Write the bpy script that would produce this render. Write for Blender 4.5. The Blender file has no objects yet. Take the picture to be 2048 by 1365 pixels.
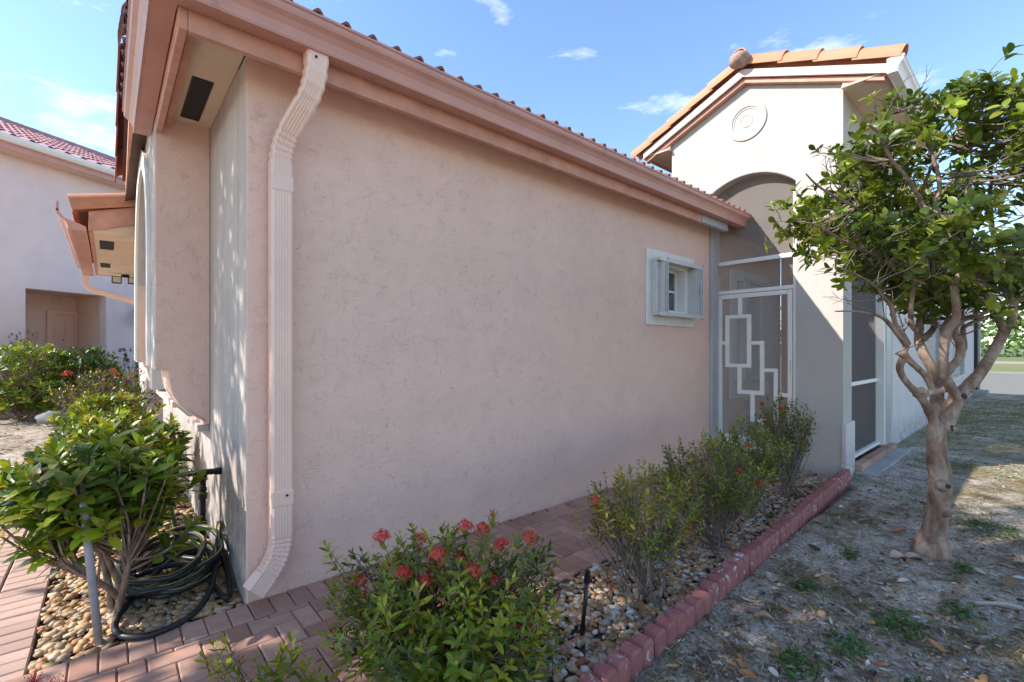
import bpy, bmesh, math, random
import numpy as np
from mathutils import Vector, Matrix, geometry, noise as mnoise
rnd = random.Random(7)
NR = np.random.RandomState(11)
scene = bpy.context.scene
COL = scene.collection
PI = math.pi

# ------------------------------------------------------------------ camera
EYE = 1.38
YAW = 48.887                                   # angle of the long wall to the right of the view axis
cam_d = bpy.data.cameras.new('camera')
cam = bpy.data.objects.new('camera', cam_d); COL.objects.link(cam)
cam.location = (0, 0, EYE)
cam.rotation_euler = (math.radians(90), 0, math.radians(YAW - 90))
cam_d.sensor_width = 36.0
cam_d.lens = 926 / 2048 * 36
cam_d.shift_y = 17.5 / 2048
cam_d.clip_start = 0.05; cam_d.clip_end = 2000
scene.camera = cam
VF = Vector((math.cos(math.radians(YAW)), math.sin(math.radians(YAW)), 0))     # view direction on the ground
VR = Vector((math.sin(math.radians(YAW)), -math.cos(math.radians(YAW)), 0))

# ------------------------------------------------------------------ sky, sun, exposure
SUN_TO = Vector((-1.8, 1.0, 1.606)).normalized()
sun_el = math.asin(SUN_TO.z); sun_rot = math.atan2(SUN_TO.x, SUN_TO.y)
world = bpy.data.worlds.new('World'); scene.world = world
world.use_nodes = True
wn = world.node_tree; wn.nodes.clear()
w_out = wn.nodes.new('ShaderNodeOutputWorld')
w_bg = wn.nodes.new('ShaderNodeBackground'); w_bg.inputs['Strength'].default_value = 0.105
w_sky = wn.nodes.new('ShaderNodeTexSky'); w_sky.sky_type = 'NISHITA'; w_sky.sun_disc = False
w_sky.sun_elevation = sun_el; w_sky.sun_rotation = sun_rot
w_sky.air_density = 1.15; w_sky.dust_density = 0.3; w_sky.ozone_density = 4.0
w_tc = wn.nodes.new('ShaderNodeTexCoord')
w_map = wn.nodes.new('ShaderNodeMapping'); w_map.inputs['Scale'].default_value = (1, 1, 3.2); w_map.inputs['Location'].default_value = (16.1, 7.6, 9.6)
w_n = wn.nodes.new('ShaderNodeTexNoise'); w_n.inputs['Scale'].default_value = 3.2
w_n.inputs['Detail'].default_value = 9; w_n.inputs['Roughness'].default_value = 0.6; w_n.inputs['Distortion'].default_value = 0.15
w_r = wn.nodes.new('ShaderNodeValToRGB')
w_r.color_ramp.elements[0].position = 0.575; w_r.color_ramp.elements[0].color = (0, 0, 0, 1)
w_r.color_ramp.elements[1].position = 0.76; w_r.color_ramp.elements[1].color = (0.9, 0.9, 0.9, 1)
w_mix = wn.nodes.new('ShaderNodeMix'); w_mix.data_type = 'RGBA'
CLOUD = 5.5
w_mix.inputs[7].default_value = (CLOUD, CLOUD * 1.0, CLOUD * 1.02, 1)
wn.links.new(w_tc.outputs['Generated'], w_map.inputs['Vector'])
wn.links.new(w_map.outputs[0], w_n.inputs['Vector'])
wn.links.new(w_n.outputs['Fac'], w_r.inputs['Fac'])
wn.links.new(w_r.outputs['Color'], w_mix.inputs[0])
wn.links.new(w_sky.outputs[0], w_mix.inputs[6])
wn.links.new(w_mix.outputs[2], w_bg.inputs['Color'])
wn.links.new(w_bg.outputs[0], w_out.inputs['Surface'])

sun_d = bpy.data.lights.new('sun', 'SUN'); sun_d.energy = 2.5; sun_d.angle = math.radians(0.53)
sun_d.color = (1.0, 0.945, 0.86)
sun = bpy.data.objects.new('sun', sun_d); COL.objects.link(sun)
sun.rotation_euler = SUN_TO.to_track_quat('Z', 'Y').to_euler()
sun.location = (-6, 4, 9)

vs = scene.view_settings
vs.view_transform = 'Standard'; vs.look = 'None'; vs.exposure = 1.66; vs.gamma = 1.0; vs.use_curve_mapping = False
scene.cycles.max_bounces = 8; scene.cycles.transparent_max_bounces = 16; scene.cycles.diffuse_bounces = 5
scene.cycles.use_denoising = True

# ------------------------------------------------------------------ materials
class NT:
    def __init__(s, name):
        s.m = bpy.data.materials.new(name); s.m.use_nodes = True
        s.t = s.m.node_tree; s.b = s.t.nodes['Principled BSDF']; s.tc = None
        s.out = s.t.nodes['Material Output']
    def n(s, typ, **kw):
        x = s.t.nodes.new(typ)
        for k, v in kw.items(): setattr(x, k, v)
        return x
    def l(s, a, b): s.t.links.new(a, b)
    def obj(s):
        if not s.tc: s.tc = s.n('ShaderNodeTexCoord')
        return s.tc.outputs['Object']
    def gen(s):
        s.obj(); return s.tc.outputs['Generated']
    def mapped(s, scale=(1, 1, 1), vec=None, loc=(0, 0, 0)):
        m = s.n('ShaderNodeMapping'); m.inputs['Scale'].default_value = scale; m.inputs['Location'].default_value = loc
        s.l(vec or s.obj(), m.inputs['Vector']); return m.outputs[0]
    def noise(s, scale, detail=4, rough=.55, dist=0, vec=None):
        x = s.n('ShaderNodeTexNoise'); x.inputs['Scale'].default_value = scale; x.inputs['Detail'].default_value = detail
        x.inputs['Roughness'].default_value = rough; x.inputs['Distortion'].default_value = dist
        s.l(vec or s.obj(), x.inputs['Vector']); return x.outputs['Fac']
    def noisec(s, scale, vec=None):
        x = s.n('ShaderNodeTexNoise'); x.inputs['Scale'].default_value = scale
        s.l(vec or s.obj(), x.inputs['Vector']); return x.outputs['Color']
    def voro(s, scale, feature='F1', vec=None, out='Distance'):
        x = s.n('ShaderNodeTexVoronoi', feature=feature); x.inputs['Scale'].default_value = scale
        s.l(vec or s.obj(), x.inputs['Vector']); return x.outputs[out]
    def ramp(s, fac, stops):
        r = s.n('ShaderNodeValToRGB'); e = r.color_ramp.elements
        while len(e) < len(stops): e.new(.5)
        for i, (p, c) in enumerate(stops):
            e[i].position = p
            e[i].color = (c, c, c, 1) if not hasattr(c, '__len__') else (*c, 1)
        s.l(fac, r.inputs['Fac']); return r.outputs['Color']
    def mix(s, fac, a, b, mode='MIX'):
        m = s.n('ShaderNodeMix', data_type='RGBA', blend_type=mode)
        for sock, v in ((m.inputs[0], fac), (m.inputs[6], a), (m.inputs[7], b)):
            if hasattr(v, 'is_linked'): s.l(v, sock)
            elif hasattr(v, '__len__'): sock.default_value = (*v, 1)
            else: sock.default_value = v if sock == m.inputs[0] else (v, v, v, 1)
        return m.outputs[2]
    def math(s, op, a, b=None):
        m = s.n('ShaderNodeMath', operation=op)
        for sock, v in ((m.inputs[0], a), (m.inputs[1], b)):
            if v is None: continue
            if hasattr(v, 'is_linked'): s.l(v, sock)
            else: sock.default_value = v
        return m.outputs[0]
    def col(s, v):
        if hasattr(v, 'is_linked'): s.l(v, s.b.inputs['Base Color'])
        else: s.b.inputs['Base Color'].default_value = (*v, 1)
    def rough(s, v):
        if hasattr(v, 'is_linked'): s.l(v, s.b.inputs['Roughness'])
        else: s.b.inputs['Roughness'].default_value = v
    def bump(s, h, strength=.5, dist=.01):
        b = s.n('ShaderNodeBump'); b.inputs['Strength'].default_value = strength; b.inputs['Distance'].default_value = dist
        s.l(h, b.inputs['Height'])
        prev = s.b.inputs['Normal']
        if prev.is_linked: s.l(prev.links[0].from_socket, b.inputs['Normal'])
        s.l(b.outputs[0], prev)
    def objrand(s):
        x = s.n('ShaderNodeObjectInfo'); return x.outputs['Random']
    def attr(s, name='tint'):
        x = s.n('ShaderNodeAttribute', attribute_name=name); return x.outputs['Color']

def scl(c, k): return tuple(min(1, x * k) for x in c)

def plain(name, c, rough=.5, var=.08, scale=9, bump=0, bscale=60, metallic=0, dirt=None):
    t = NT(name)
    f = t.noise(scale, 5)
    col = t.mix(t.ramp(f, [(.3, 0.0), (.7, 1.0)]), scl(c, 1 - var), scl(c, 1 + var))
    if dirt:
        d = t.ramp(t.noise(dirt[1], 8, .7), [(dirt[2], 0.0), (dirt[2] + .12, 1.0)])
        col = t.mix(d, col, dirt[0])
    t.col(col); t.rough(rough); t.b.inputs['Metallic'].default_value = metallic
    if bump: t.bump(t.noise(bscale, 6), bump, .004)
    return t.m

def stucco(name, c, stain=None, stainz=None, amount=1.0):
    """skip-trowelled stucco: flat patches with curled ridges and pits"""
    t = NT(name)
    def strokes(scale, stretch, off, w, mscale, m0, m1):
        """curled trowel ridges: contour lines of a noise, kept only in patches"""
        n_ = t.noise(scale, 2.5, .5, .9, t.mapped(stretch, None, off))
        d_ = t.math('ABSOLUTE', t.math('SUBTRACT', n_, .5))
        r_ = t.ramp(d_, [(0.0, 1.0), (w, .3), (w * 2.2, 0.0)])
        k_ = t.ramp(t.noise(mscale, 6, .68, .5, t.mapped((1, 1, 1), None, (off[1], off[2], off[0]))), [(m0, 0.0), (m1, 1.0)])
        return t.mix(1.0, r_, k_, 'MULTIPLY')
    h1 = strokes(26, (1, 1, .5), (3, 1, 2), .024, 12, .47, .78)
    h2 = strokes(30, (.55, .55, 1.5), (9, 4, 7), .026, 10, .48, .80)
    fine = t.noise(95, 5, .62)
    h = t.math('ADD', t.math('MULTIPLY', h1, .85), t.math('MULTIPLY', h2, .7))
    h = t.math('ADD', h, t.math('MULTIPLY', fine, .6))
    h = t.math('ADD', h, t.math('MULTIPLY', t.noise(9, 3), .5))
    t.bump(h, .9 * amount, .0067)
    f = t.noise(2.3, 5, .6)
    col = t.mix(t.ramp(f, [(.3, 0.0), (.7, 1.0)]), scl(c, .95), scl(c, 1.05))
    col = t.mix(t.ramp(fine, [(.35, 0.0), (.65, 1.0)]), t.mix(1.0, col, (.95, .95, .95), 'MULTIPLY'), col)
    col = t.mix(t.math('MULTIPLY', t.math('ADD', h1, h2), .20 * amount), col, scl(c, .70))  # relief painted into the colour: ridges darkened so they survive denoising
    if stain:
        sv = t.mapped((1, 1, .22))
        d = t.ramp(t.noise(stain[1], 8, .72, .3, sv), [(stain[2], 0.0), (stain[2] + .16, 1.0)])
        col = t.mix(t.math('MULTIPLY', d, stain[3]), col, stain[0])
    if stainz:                                   # splash-back grime along the foot of the wall
        sep = t.n('ShaderNodeSeparateXYZ'); t.l(t.obj(), sep.inputs[0])
        zz = t.math('ADD', sep.outputs[2], t.math('MULTIPLY', t.noise(3.5, 6, .7), -stainz[2] * 1.6))
        d = t.ramp(zz, [(0.0, 1.0), (max(.01, stainz[1]), 0.0)])
        col = t.mix(t.math('MULTIPLY', d, t.ramp(t.noise(9, 7, .7), [(.35, 0.0), (.6, .8)])), col, stainz[0])
    t.col(col); t.rough(.88); t.b.inputs['Specular IOR Level'].default_value = .25
    return t.m

def tilemat(name, c1, c2, grime=(.06, .04, .035), amt=.55):
    t = NT(name)
    base = t.mix(t.objrand(), c1, c2)
    f = t.noise(14, 7, .65)
    col = t.mix(t.ramp(f, [(.52, 0.0), (.75, amt)]), base, grime)
    col = t.mix(t.ramp(t.noise(55, 4), [(.4, 0.0), (.8, .35)]), col, scl(c2, 1.3))
    t.col(col); t.rough(.7); t.bump(t.noise(80, 5), .35, .004)
    return t.m

M = {}
PINK = (.85, .57, .455)
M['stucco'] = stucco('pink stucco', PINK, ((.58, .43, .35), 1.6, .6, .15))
M['stucco_front'] = stucco('shade-greyed stained pink stucco', (.56, .475, .42), ((.26, .24, .23), 2.4, .5, .4), ((.2, .18, .16), .5, .4), .8)  # the front's shaded grey is put into the base colour; stains come on top
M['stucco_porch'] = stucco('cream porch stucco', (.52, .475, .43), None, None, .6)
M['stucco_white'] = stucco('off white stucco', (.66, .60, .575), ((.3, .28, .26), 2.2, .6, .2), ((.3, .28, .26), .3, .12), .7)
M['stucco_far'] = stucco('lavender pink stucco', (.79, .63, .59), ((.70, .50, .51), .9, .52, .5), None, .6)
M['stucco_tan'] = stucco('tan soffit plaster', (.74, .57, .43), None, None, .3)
M['gutter'] = plain('mauve brown gutter paint', (.56, .28, .22), .42, .10, 3, .1, 25, 0, ((.40, .17, .125), 7, .6))
M['fascia'] = plain('salmon fascia paint', (.58, .28, .195), .6, .16, 8, .35, 35, 0, ((.16, .06, .045), 7, .66))
M['fascia_pale'] = plain('pale pink fascia paint', (.66, .50, .44), .6, .06, 6, .1, 40)
M['downspout'] = plain('beige aluminium paint', (.86, .585, .465), .42, .05, 4, .05, 30)
M['white'] = plain('white paint', (.83, .785, .72), .45, .04, 8, .05, 60)
M['white_grime'] = plain('white painted wood', (.76, .72, .66), .55, .05, 8, .1, 60, 0, ((.35, .32, .3), 9, .66))
M['alu_grey'] = plain('grey aluminium', (.42, .43, .43), .38, .06, 12, .03, 50, .2)
M['jamb'] = plain('grey jamb aluminium', (.46, .46, .455), .4, .06, 10, .03, 40, .1)
M['shutter'] = plain('shutter aluminium', (.57, .56, .53), .36, .05, 10, .02, 40, .1)
M['dark'] = plain('dark vent mesh', (.022, .02, .018), .8, .4, 40)
M['black_plastic'] = plain('black plastic pipe', (.012, .012, .013), .35, .3, 25, .1, 80)
M['hose'] = plain('black rubber hose', (.016, .016, .017), .42, .3, 30, .05, 120)
M['hose_stripe'] = plain('yellow hose stripe', (.38, .33, .07), .5, .25, 20)
M['pvc_grey'] = plain('weathered grey pipe', (.33, .30, .31), .5, .15, 30, .1, 90)
M['red_cap'] = plain('red plastic', (.42, .04, .03), .45, .1)
M['brass'] = plain('tarnished brass', (.32, .25, .15), .4, .3, 40, .1, 90, .7)
M['green_plastic'] = plain('green plastic', (.02, .17, .09), .4, .2)
M['terracotta'] = tilemat('terracotta tile', (.50, .205, .105), (.58, .26, .14), (.2, .09, .06), .35)
M['maroon_tile'] = tilemat('maroon roof tile', (.21, .075, .062), (.29, .105, .08))
M['far_tile'] = tilemat('rose roof tile', (.40, .19, .19), (.50, .25, .24), (.2, .08, .09), .4)
M['mortar'] = plain('mortar', (.36, .24, .19), .9, .2, 25, .8, 60)
M['concrete'] = plain('concrete', (.36, .35, .34), .9, .15, 6, .5, 70, 0, ((.2, .19, .18), 5, .55))
M['tan_wood'] = plain('painted tan plywood', (.72, .55, .40), .7, .08, 5, .15, 40, 0, ((.3, .2, .13), 6, .68))
M['soil'] = plain('dark soil', (.07, .05, .038), .95, .3, 14, .8, 60)
M['far_door'] = plain('peach door paint', (.76, .48, .35), .5, .05, 5)
M['bronze'] = plain('dark bronze', (.03, .025, .022), .45, .2, 30, 0, 50, .4)
M['lens'] = plain('frosted lamp lens', (.55, .55, .5), .3, .05)
M['rock'] = plain('pale limestone', (.20, .19, .18), .85, .2, 6, .8, 20, 0, ((.1, .1, .1), 5, .55))
M['under'] = plain('underlayment', (.10, .06, .05), .9, .2, 10)

t = NT('dark glass'); t.col((.03, .035, .04)); t.rough(.06); t.b.inputs['IOR'].default_value = 1.5; M['glass'] = t.m
t = NT('patterned window glass')
h = t.noise(38, 3, .5, 1.5); t.bump(h, .6, .01)
t.col(t.mix(t.ramp(h, [(.4, 0.0), (.62, 1.0)]), (.025, .035, .035), (.16, .18, .18))); t.rough(.12); M['obscure_glass'] = t.m

def screenmat(name, c, opacity):
    t = NT(name)
    tr = t.n('ShaderNodeBsdfTransparent'); df = t.n('ShaderNodeBsdfDiffuse'); mx = t.n('ShaderNodeMixShader')
    f = t.noise(6, 4)
    t.l(t.mix(f, scl(c, .85), scl(c, 1.15)), df.inputs['Color'])
    mx.inputs[0].default_value = opacity
    t.l(tr.outputs[0], mx.inputs[1]); t.l(df.outputs[0], mx.inputs[2]); t.l(mx.outputs[0], t.out.inputs['Surface'])
    return t.m
M['screen'] = screenmat('insect screen', (.66, .58, .52), .15)
M['screen_dense'] = screenmat('dark insect screen', (.17, .15, .14), .54)

def leafmat(name, rough=.36, trans=.3, tcol=(1.25, 1.25, .55)):
    t = NT(name)
    a = t.attr('tint')
    col = t.mix(t.ramp(t.noise(35, 3), [(.35, 0.0), (.7, 1.0)]), t.mix(1.0, a, (.86, .86, .86), 'MULTIPLY'), a)
    t.col(col); t.rough(rough); t.b.inputs['Specular IOR Level'].default_value = .42
    tl = t.n('ShaderNodeBsdfTranslucent'); t.l(t.mix(1.0, col, tcol, 'MULTIPLY'), tl.inputs['Color'])
    mx = t.n('ShaderNodeMixShader'); mx.inputs[0].default_value = trans
    t.l(t.b.outputs[0], mx.inputs[1]); t.l(tl.outputs[0], mx.inputs[2]); t.l(mx.outputs[0], t.out.inputs['Surface'])
    return t.m
M['leaf'] = leafmat('glossy leaf')
M['leaf_soft'] = leafmat('soft leaf', .5, .35)
M['petal'] = leafmat('ixora petal', .5, .35, (1.2, .9, .9))
def tintmat(name, rough, bscale=50, bump=.3, spec=.3):
    t = NT(name); a = t.attr('tint')
    t.col(t.mix(t.ramp(t.noise(bscale, 5), [(.3, 0.0), (.7, 1.0)]), t.mix(1.0, a, (.72, .72, .72), 'MULTIPLY'), a))
    t.rough(rough); t.b.inputs['Specular IOR Level'].default_value = spec
    t.bump(t.noise(bscale * 2, 4), bump, .003); return t.m
M['pebble'] = tintmat('river pebble', .6, 70, .3)
M['litter'] = tintmat('dry leaf litter', .85, 60, .4, .15)
M['blade'] = leafmat('grass blade', .6, .3)

t = NT('peeling crape bark')
b1 = t.ramp(t.noise(10, 6, .6, .7, t.mapped((1, 1, .4))), [(.35, (.14, .075, .05)), (.44, (.24, .145, .10)), (.53, (.32, .22, .16)), (.62, (.42, .32, .25)), (.74, (.21, .15, .11))])
t.col(t.mix(t.ramp(t.noise(60, 5), [(.45, 0.0), (.8, .5)]), b1, (.14, .09, .06)))
t.rough(.85); t.bump(t.noise(34, 8, .72, 0, t.mapped((1, 1, .5))), .9, .012); t.bump(t.noise(110, 5, .7), .5, .004); M['bark'] = t.m
t = NT('grey twig bark')
t.col(t.ramp(t.noise(45, 4), [(.3, (.10, .075, .055)), (.7, (.26, .21, .165))])); t.rough(.85); t.bump(t.noise(90, 4), .4, .003); M['twig'] = t.m

t = NT('clay paver')
c = t.mix(t.objrand(), (.34, .165, .112), (.53, .305, .22))
f = t.noise(9, 6, .65)
c = t.mix(t.ramp(f, [(.45, 0.0), (.75, .5)]), c, (.22, .155, .135))
c = t.mix(t.ramp(t.noise(160, 3), [(.55, 0.0), (.8, .35)]), c, (.42, .27, .23))
t.col(c); t.rough(.82); t.bump(t.noise(140, 5), .45, .003); M['paver'] = t.m
t = NT('tan clay paver')
c = t.mix(t.objrand(), (.40, .245, .185), (.54, .35, .27))
c = t.mix(t.ramp(t.noise(8, 6, .65), [(.45, 0.0), (.75, .5)]), c, (.24, .21, .21))
t.col(c); t.rough(.8); t.bump(t.noise(140, 5), .45, .003); M['paver_tan'] = t.m

t = NT('red painted concrete edging')
c = t.mix(t.ramp(t.noise(6, 5), [(.3, 0.0), (.7, 1.0)]), (.26, .078, .068), (.36, .13, .11))
oi = t.n('ShaderNodeObjectInfo'); va_ = t.n('ShaderNodeVectorMath', operation='ADD'); t.l(t.obj(), va_.inputs[0]); t.l(oi.outputs['Location'], va_.inputs[1])
lich = t.ramp(t.noise(17, 8, .68, .5, va_.outputs[0]), [(.585, 0.0), (.62, 1.0)])
c = t.mix(t.math('MULTIPLY', lich, t.ramp(oi.outputs['Random'], [(0.2, .1), (.9, 1.0)])), c, (.50, .47, .44))
c = t.mix(t.ramp(t.noise(40, 4), [(.6, 0.0), (.8, .5)]), c, (.12, .05, .045))
t.col(c); t.rough(.75); t.bump(t.noise(90, 6, .65), .5, .005); M['edging'] = t.m

t = NT('sandy lawn soil')
big = t.noise(1.5, 6, .62, .4); mid = t.noise(7, 7, .68, .3); fin = t.noise(60, 6, .7)
c = t.ramp(t.math('ADD', t.math('MULTIPLY', big, .5), t.math('MULTIPLY', mid, .5)),
           [(.36, (.10, .07, .045)), (.435, (.26, .19, .125)), (.51, (.50, .425, .345)), (.62, (.74, .665, .575))])
c = t.mix(t.ramp(fin, [(.46, 0.0), (.6, .68)]), c, (.12, .083, .053))
c = t.mix(t.ramp(t.noise(140, 4, .7), [(.58, 0.0), (.72, .7)]), c, (.40, .34, .27))
sepl = t.n('ShaderNodeSeparateXYZ'); t.l(t.obj(), sepl.inputs[0])
gn = t.math('ADD', t.noise(.8, 7, .72, .5, t.mapped((1, 1, 1), None, (20, 7, 0))), t.ramp(t.math('DIVIDE', sepl.outputs[0], 20.0), [(.2, 0.0), (.5, .13)]))
gr = t.ramp(gn, [(.54, 0.0), (.66, .85)])
c = t.mix(t.mix(1.0, gr, t.ramp(t.noise(40, 5), [(.4, .2), (.6, 1.0)]), 'MULTIPLY'), c, (.19, .185, .055))
t.col(c); t.rough(.95); t.b.inputs['Specular IOR Level'].default_value = .1
t.bump(t.noise(35, 8, .7), .9, .02); t.bump(t.noise(170, 5, .7), .7, .006); M['lawn'] = t.m

t = NT('pond water'); t.col((.21, .17, .12)); t.rough(.5); t.b.inputs['Specular IOR Level'].default_value = .15; t.bump(t.noise(3, 4, .6, 0, t.mapped((1, 3, 1))), .15, .05); M['water'] = t.m
t = NT('pond bank sand')
sep = t.n('ShaderNodeSeparateXYZ'); t.l(t.obj(), sep.inputs[0])
bx_ = t.math('ADD', sep.outputs[0], t.math('MULTIPLY', t.noise(.35, 5, .6), 4.0))
c = t.ramp(t.math('DIVIDE', bx_, 100.0), [(.455, (.34, .29, .22)), (.475, (.15, .16, .045)), (.60, (.20, .19, .06)), (.62, (.36, .31, .25)), (.66, (.34, .30, .24)), (.68, (.15, .17, .05)), (1.0, (.14, .16, .05))])
t.col(t.mix(t.ramp(t.noise(3, 6), [(.4, 0.0), (.8, .4)]), c, (.2, .18, .1))); t.rough(.95); M['bank'] = t.m

# ------------------------------------------------------------------ mesh helpers
class MB:
    def __init__(s): s.v = []; s.f = []; s.mi = []
    def add(s, v, f, mi=0):
        o = len(s.v); s.v += [tuple(p) for p in v]
        s.f += [tuple(i + o for i in q) for q in f]; s.mi += [mi] * len(f); return s
    def box(s, x0, x1, y0, y1, z0, z1, mi=0):
        v = [(x, y, z) for z in (z0, z1) for y in (y0, y1) for x in (x0, x1)]
        return s.add(v, [(0, 2, 3, 1), (4, 5, 7, 6), (0, 1, 5, 4), (1, 3, 7, 5), (3, 2, 6, 7), (2, 0, 4, 6)], mi)
    def prism(s, poly, axis, a, b, holes=(), mi=0):
        """poly (2D loop) in the plane normal to axis, extruded from a to b; loops in holes are cut out"""
        loops = [list(poly)] + [list(h) for h in holes]
        def p3(q, d): return {'x': (d, q[0], q[1]), 'y': (q[0], d, q[1]), 'z': (q[0], q[1], d)}[axis]
        flat = [q for L in loops for q in L]
        tris = geometry.tessellate_polygon([[Vector((q[0], q[1], 0)) for q in L] for L in loops])
        n = len(flat); v = [p3(q, a) for q in flat] + [p3(q, b) for q in flat]; f = []
        for t3 in tris: f.append(tuple(t3)); f.append(tuple(i + n for i in reversed(t3)))
        o = 0
        for L in loops:
            m = len(L)
            for i in range(m):
                j = (i + 1) % m; f.append((o + i, o + j, o + j + n, o + i + n))
            o += m
        return s.add(v, f, mi)
    def sweep(s, path, profile, closed=True, up=(0, 0, 1), mi=0, caps=True):
        """profile (list of (side, up)) carried along path"""
        P = [Vector(p) for p in path]; n = len(profile); v = []
        for i, p in enumerate(P):
            t = (P[min(i + 1, len(P) - 1)] - P[max(i - 1, 0)]).normalized()
            u = Vector(up); sd = t.cross(u).normalized(); uu = sd.cross(t).normalized()
            k = 1.0
            for a, b in profile: v.append(p + sd * a * k + uu * b * k)
        f = []
        for i in range(len(P) - 1):
            for j in range(n if closed else n - 1):
                k = (j + 1) % n; f.append((i * n + j, i * n + k, (i + 1) * n + k, (i + 1) * n + j))
        if caps and closed: f.append(tuple(range(n))[::-1]); f.append(tuple(range((len(P) - 1) * n, len(P) * n)))
        return s.add(v, f, mi)
    def tube(s, path, r, n=8, mi=0, stripe=None, caps=True, wob=0):
        P = [Vector(p) for p in path]; m = len(P); v = []; f = []; mis = []
        rr = r if hasattr(r, '__len__') else [r] * m
        t0 = (P[1] - P[0]).normalized()
        nrm = t0.orthogonal().normalized()
        for i, p in enumerate(P):
            t = (P[min(i + 1, m - 1)] - P[max(i - 1, 0)])
            t = t.normalized() if t.length > 1e-9 else t0
            nrm = (nrm - t * nrm.dot(t)); nrm = nrm.normalized() if nrm.length > 1e-6 else t.orthogonal().normalized()
            bi = t.cross(nrm)
            for j in range(n):
                a = 2 * PI * j / n; k = rr[i] * (1 + wob * (rnd.random() - .5))
                v.append(p + nrm * math.cos(a) * k + bi * math.sin(a) * k)
        for i in range(m - 1):
            for j in range(n):
                k = (j + 1) % n; f.append((i * n + j, i * n + k, (i + 1) * n + k, (i + 1) * n + j)); mis.append(stripe if stripe is not None and j == 0 else mi)
        if caps: f.append(tuple(range(n))[::-1]); f.append(tuple(range((m - 1) * n, m * n))); mis += [mi, mi]
        o = len(s.v); s.v += [tuple(q) for q in v]; s.f += [tuple(i + o for i in q) for q in f]; s.mi += mis
        return s
    def mesh(s, name, mats, smooth=False):
        me = bpy.data.meshes.new(name); me.from_pydata(s.v, [], s.f)
        for m in (mats if isinstance(mats, (list, tuple)) else [mats]): me.materials.append(M[m] if isinstance(m, str) else m)
        if any(s.mi): me.polygons.foreach_set('material_index', s.mi)
        bm = bmesh.new(); bm.from_mesh(me); bmesh.ops.recalc_face_normals(bm, faces=bm.faces); bm.to_mesh(me); bm.free()
        if smooth: me.polygons.foreach_set('use_smooth', [True] * len(me.polygons))
        return me

def wloc(p):
    v = Vector((0, 0, 0))
    while p is not None: v += p.location; p = p.parent
    return v

def link(name, me, parent=None, label=None, cat=None, group=None, kind=None, loc=None):
    o = bpy.data.objects.new(name, me); COL.objects.link(o)
    if parent is not None: o.parent = parent
    if loc is not None: o.location = loc
    if label: o['label'] = label
    if cat: o['category'] = cat
    if group: o['group'] = group
    if kind: o['kind'] = kind
    return o

def obj(name, mb, mats, parent=None, smooth=False, bevel=0, local=False, seg=2, **kw):
    """links a mesh given in world coordinates under parent (local=True: coordinates already relative to it)"""
    if parent is not None and not local:
        w = wloc(parent); mb.v = [(x - w.x, y - w.y, z - w.z) for x, y, z in mb.v]
    o = link(name, mb.mesh(name, mats, smooth), parent, **kw)
    if bevel:
        b = o.modifiers.new('edge', 'BEVEL'); b.width = bevel; b.segments = seg; b.limit_method = 'ANGLE'; b.angle_limit = math.radians(40)
    return o

def thing(name, label, cat, loc=(0, 0, 0), rz=0, group=None):
    o = link(name, None, None, label, cat, group); o.location = loc; o.rotation_euler = (0, 0, rz); return o

def smooth_path(pts, k=4):
    """Catmull-Rom through pts"""
    P = [Vector(p) for p in pts]; out = []
    for i in range(len(P) - 1):
        a, b, c, d = P[max(i - 1, 0)], P[i], P[i + 1], P[min(i + 2, len(P) - 1)]
        for j in range(k):
            t = j / k
            out.append(.5 * ((2 * b) + (c - a) * t + (2 * a - 5 * b + 4 * c - d) * t * t + (3 * b - a - 3 * c + d) * t ** 3))
    out.append(P[-1]); return out

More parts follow.
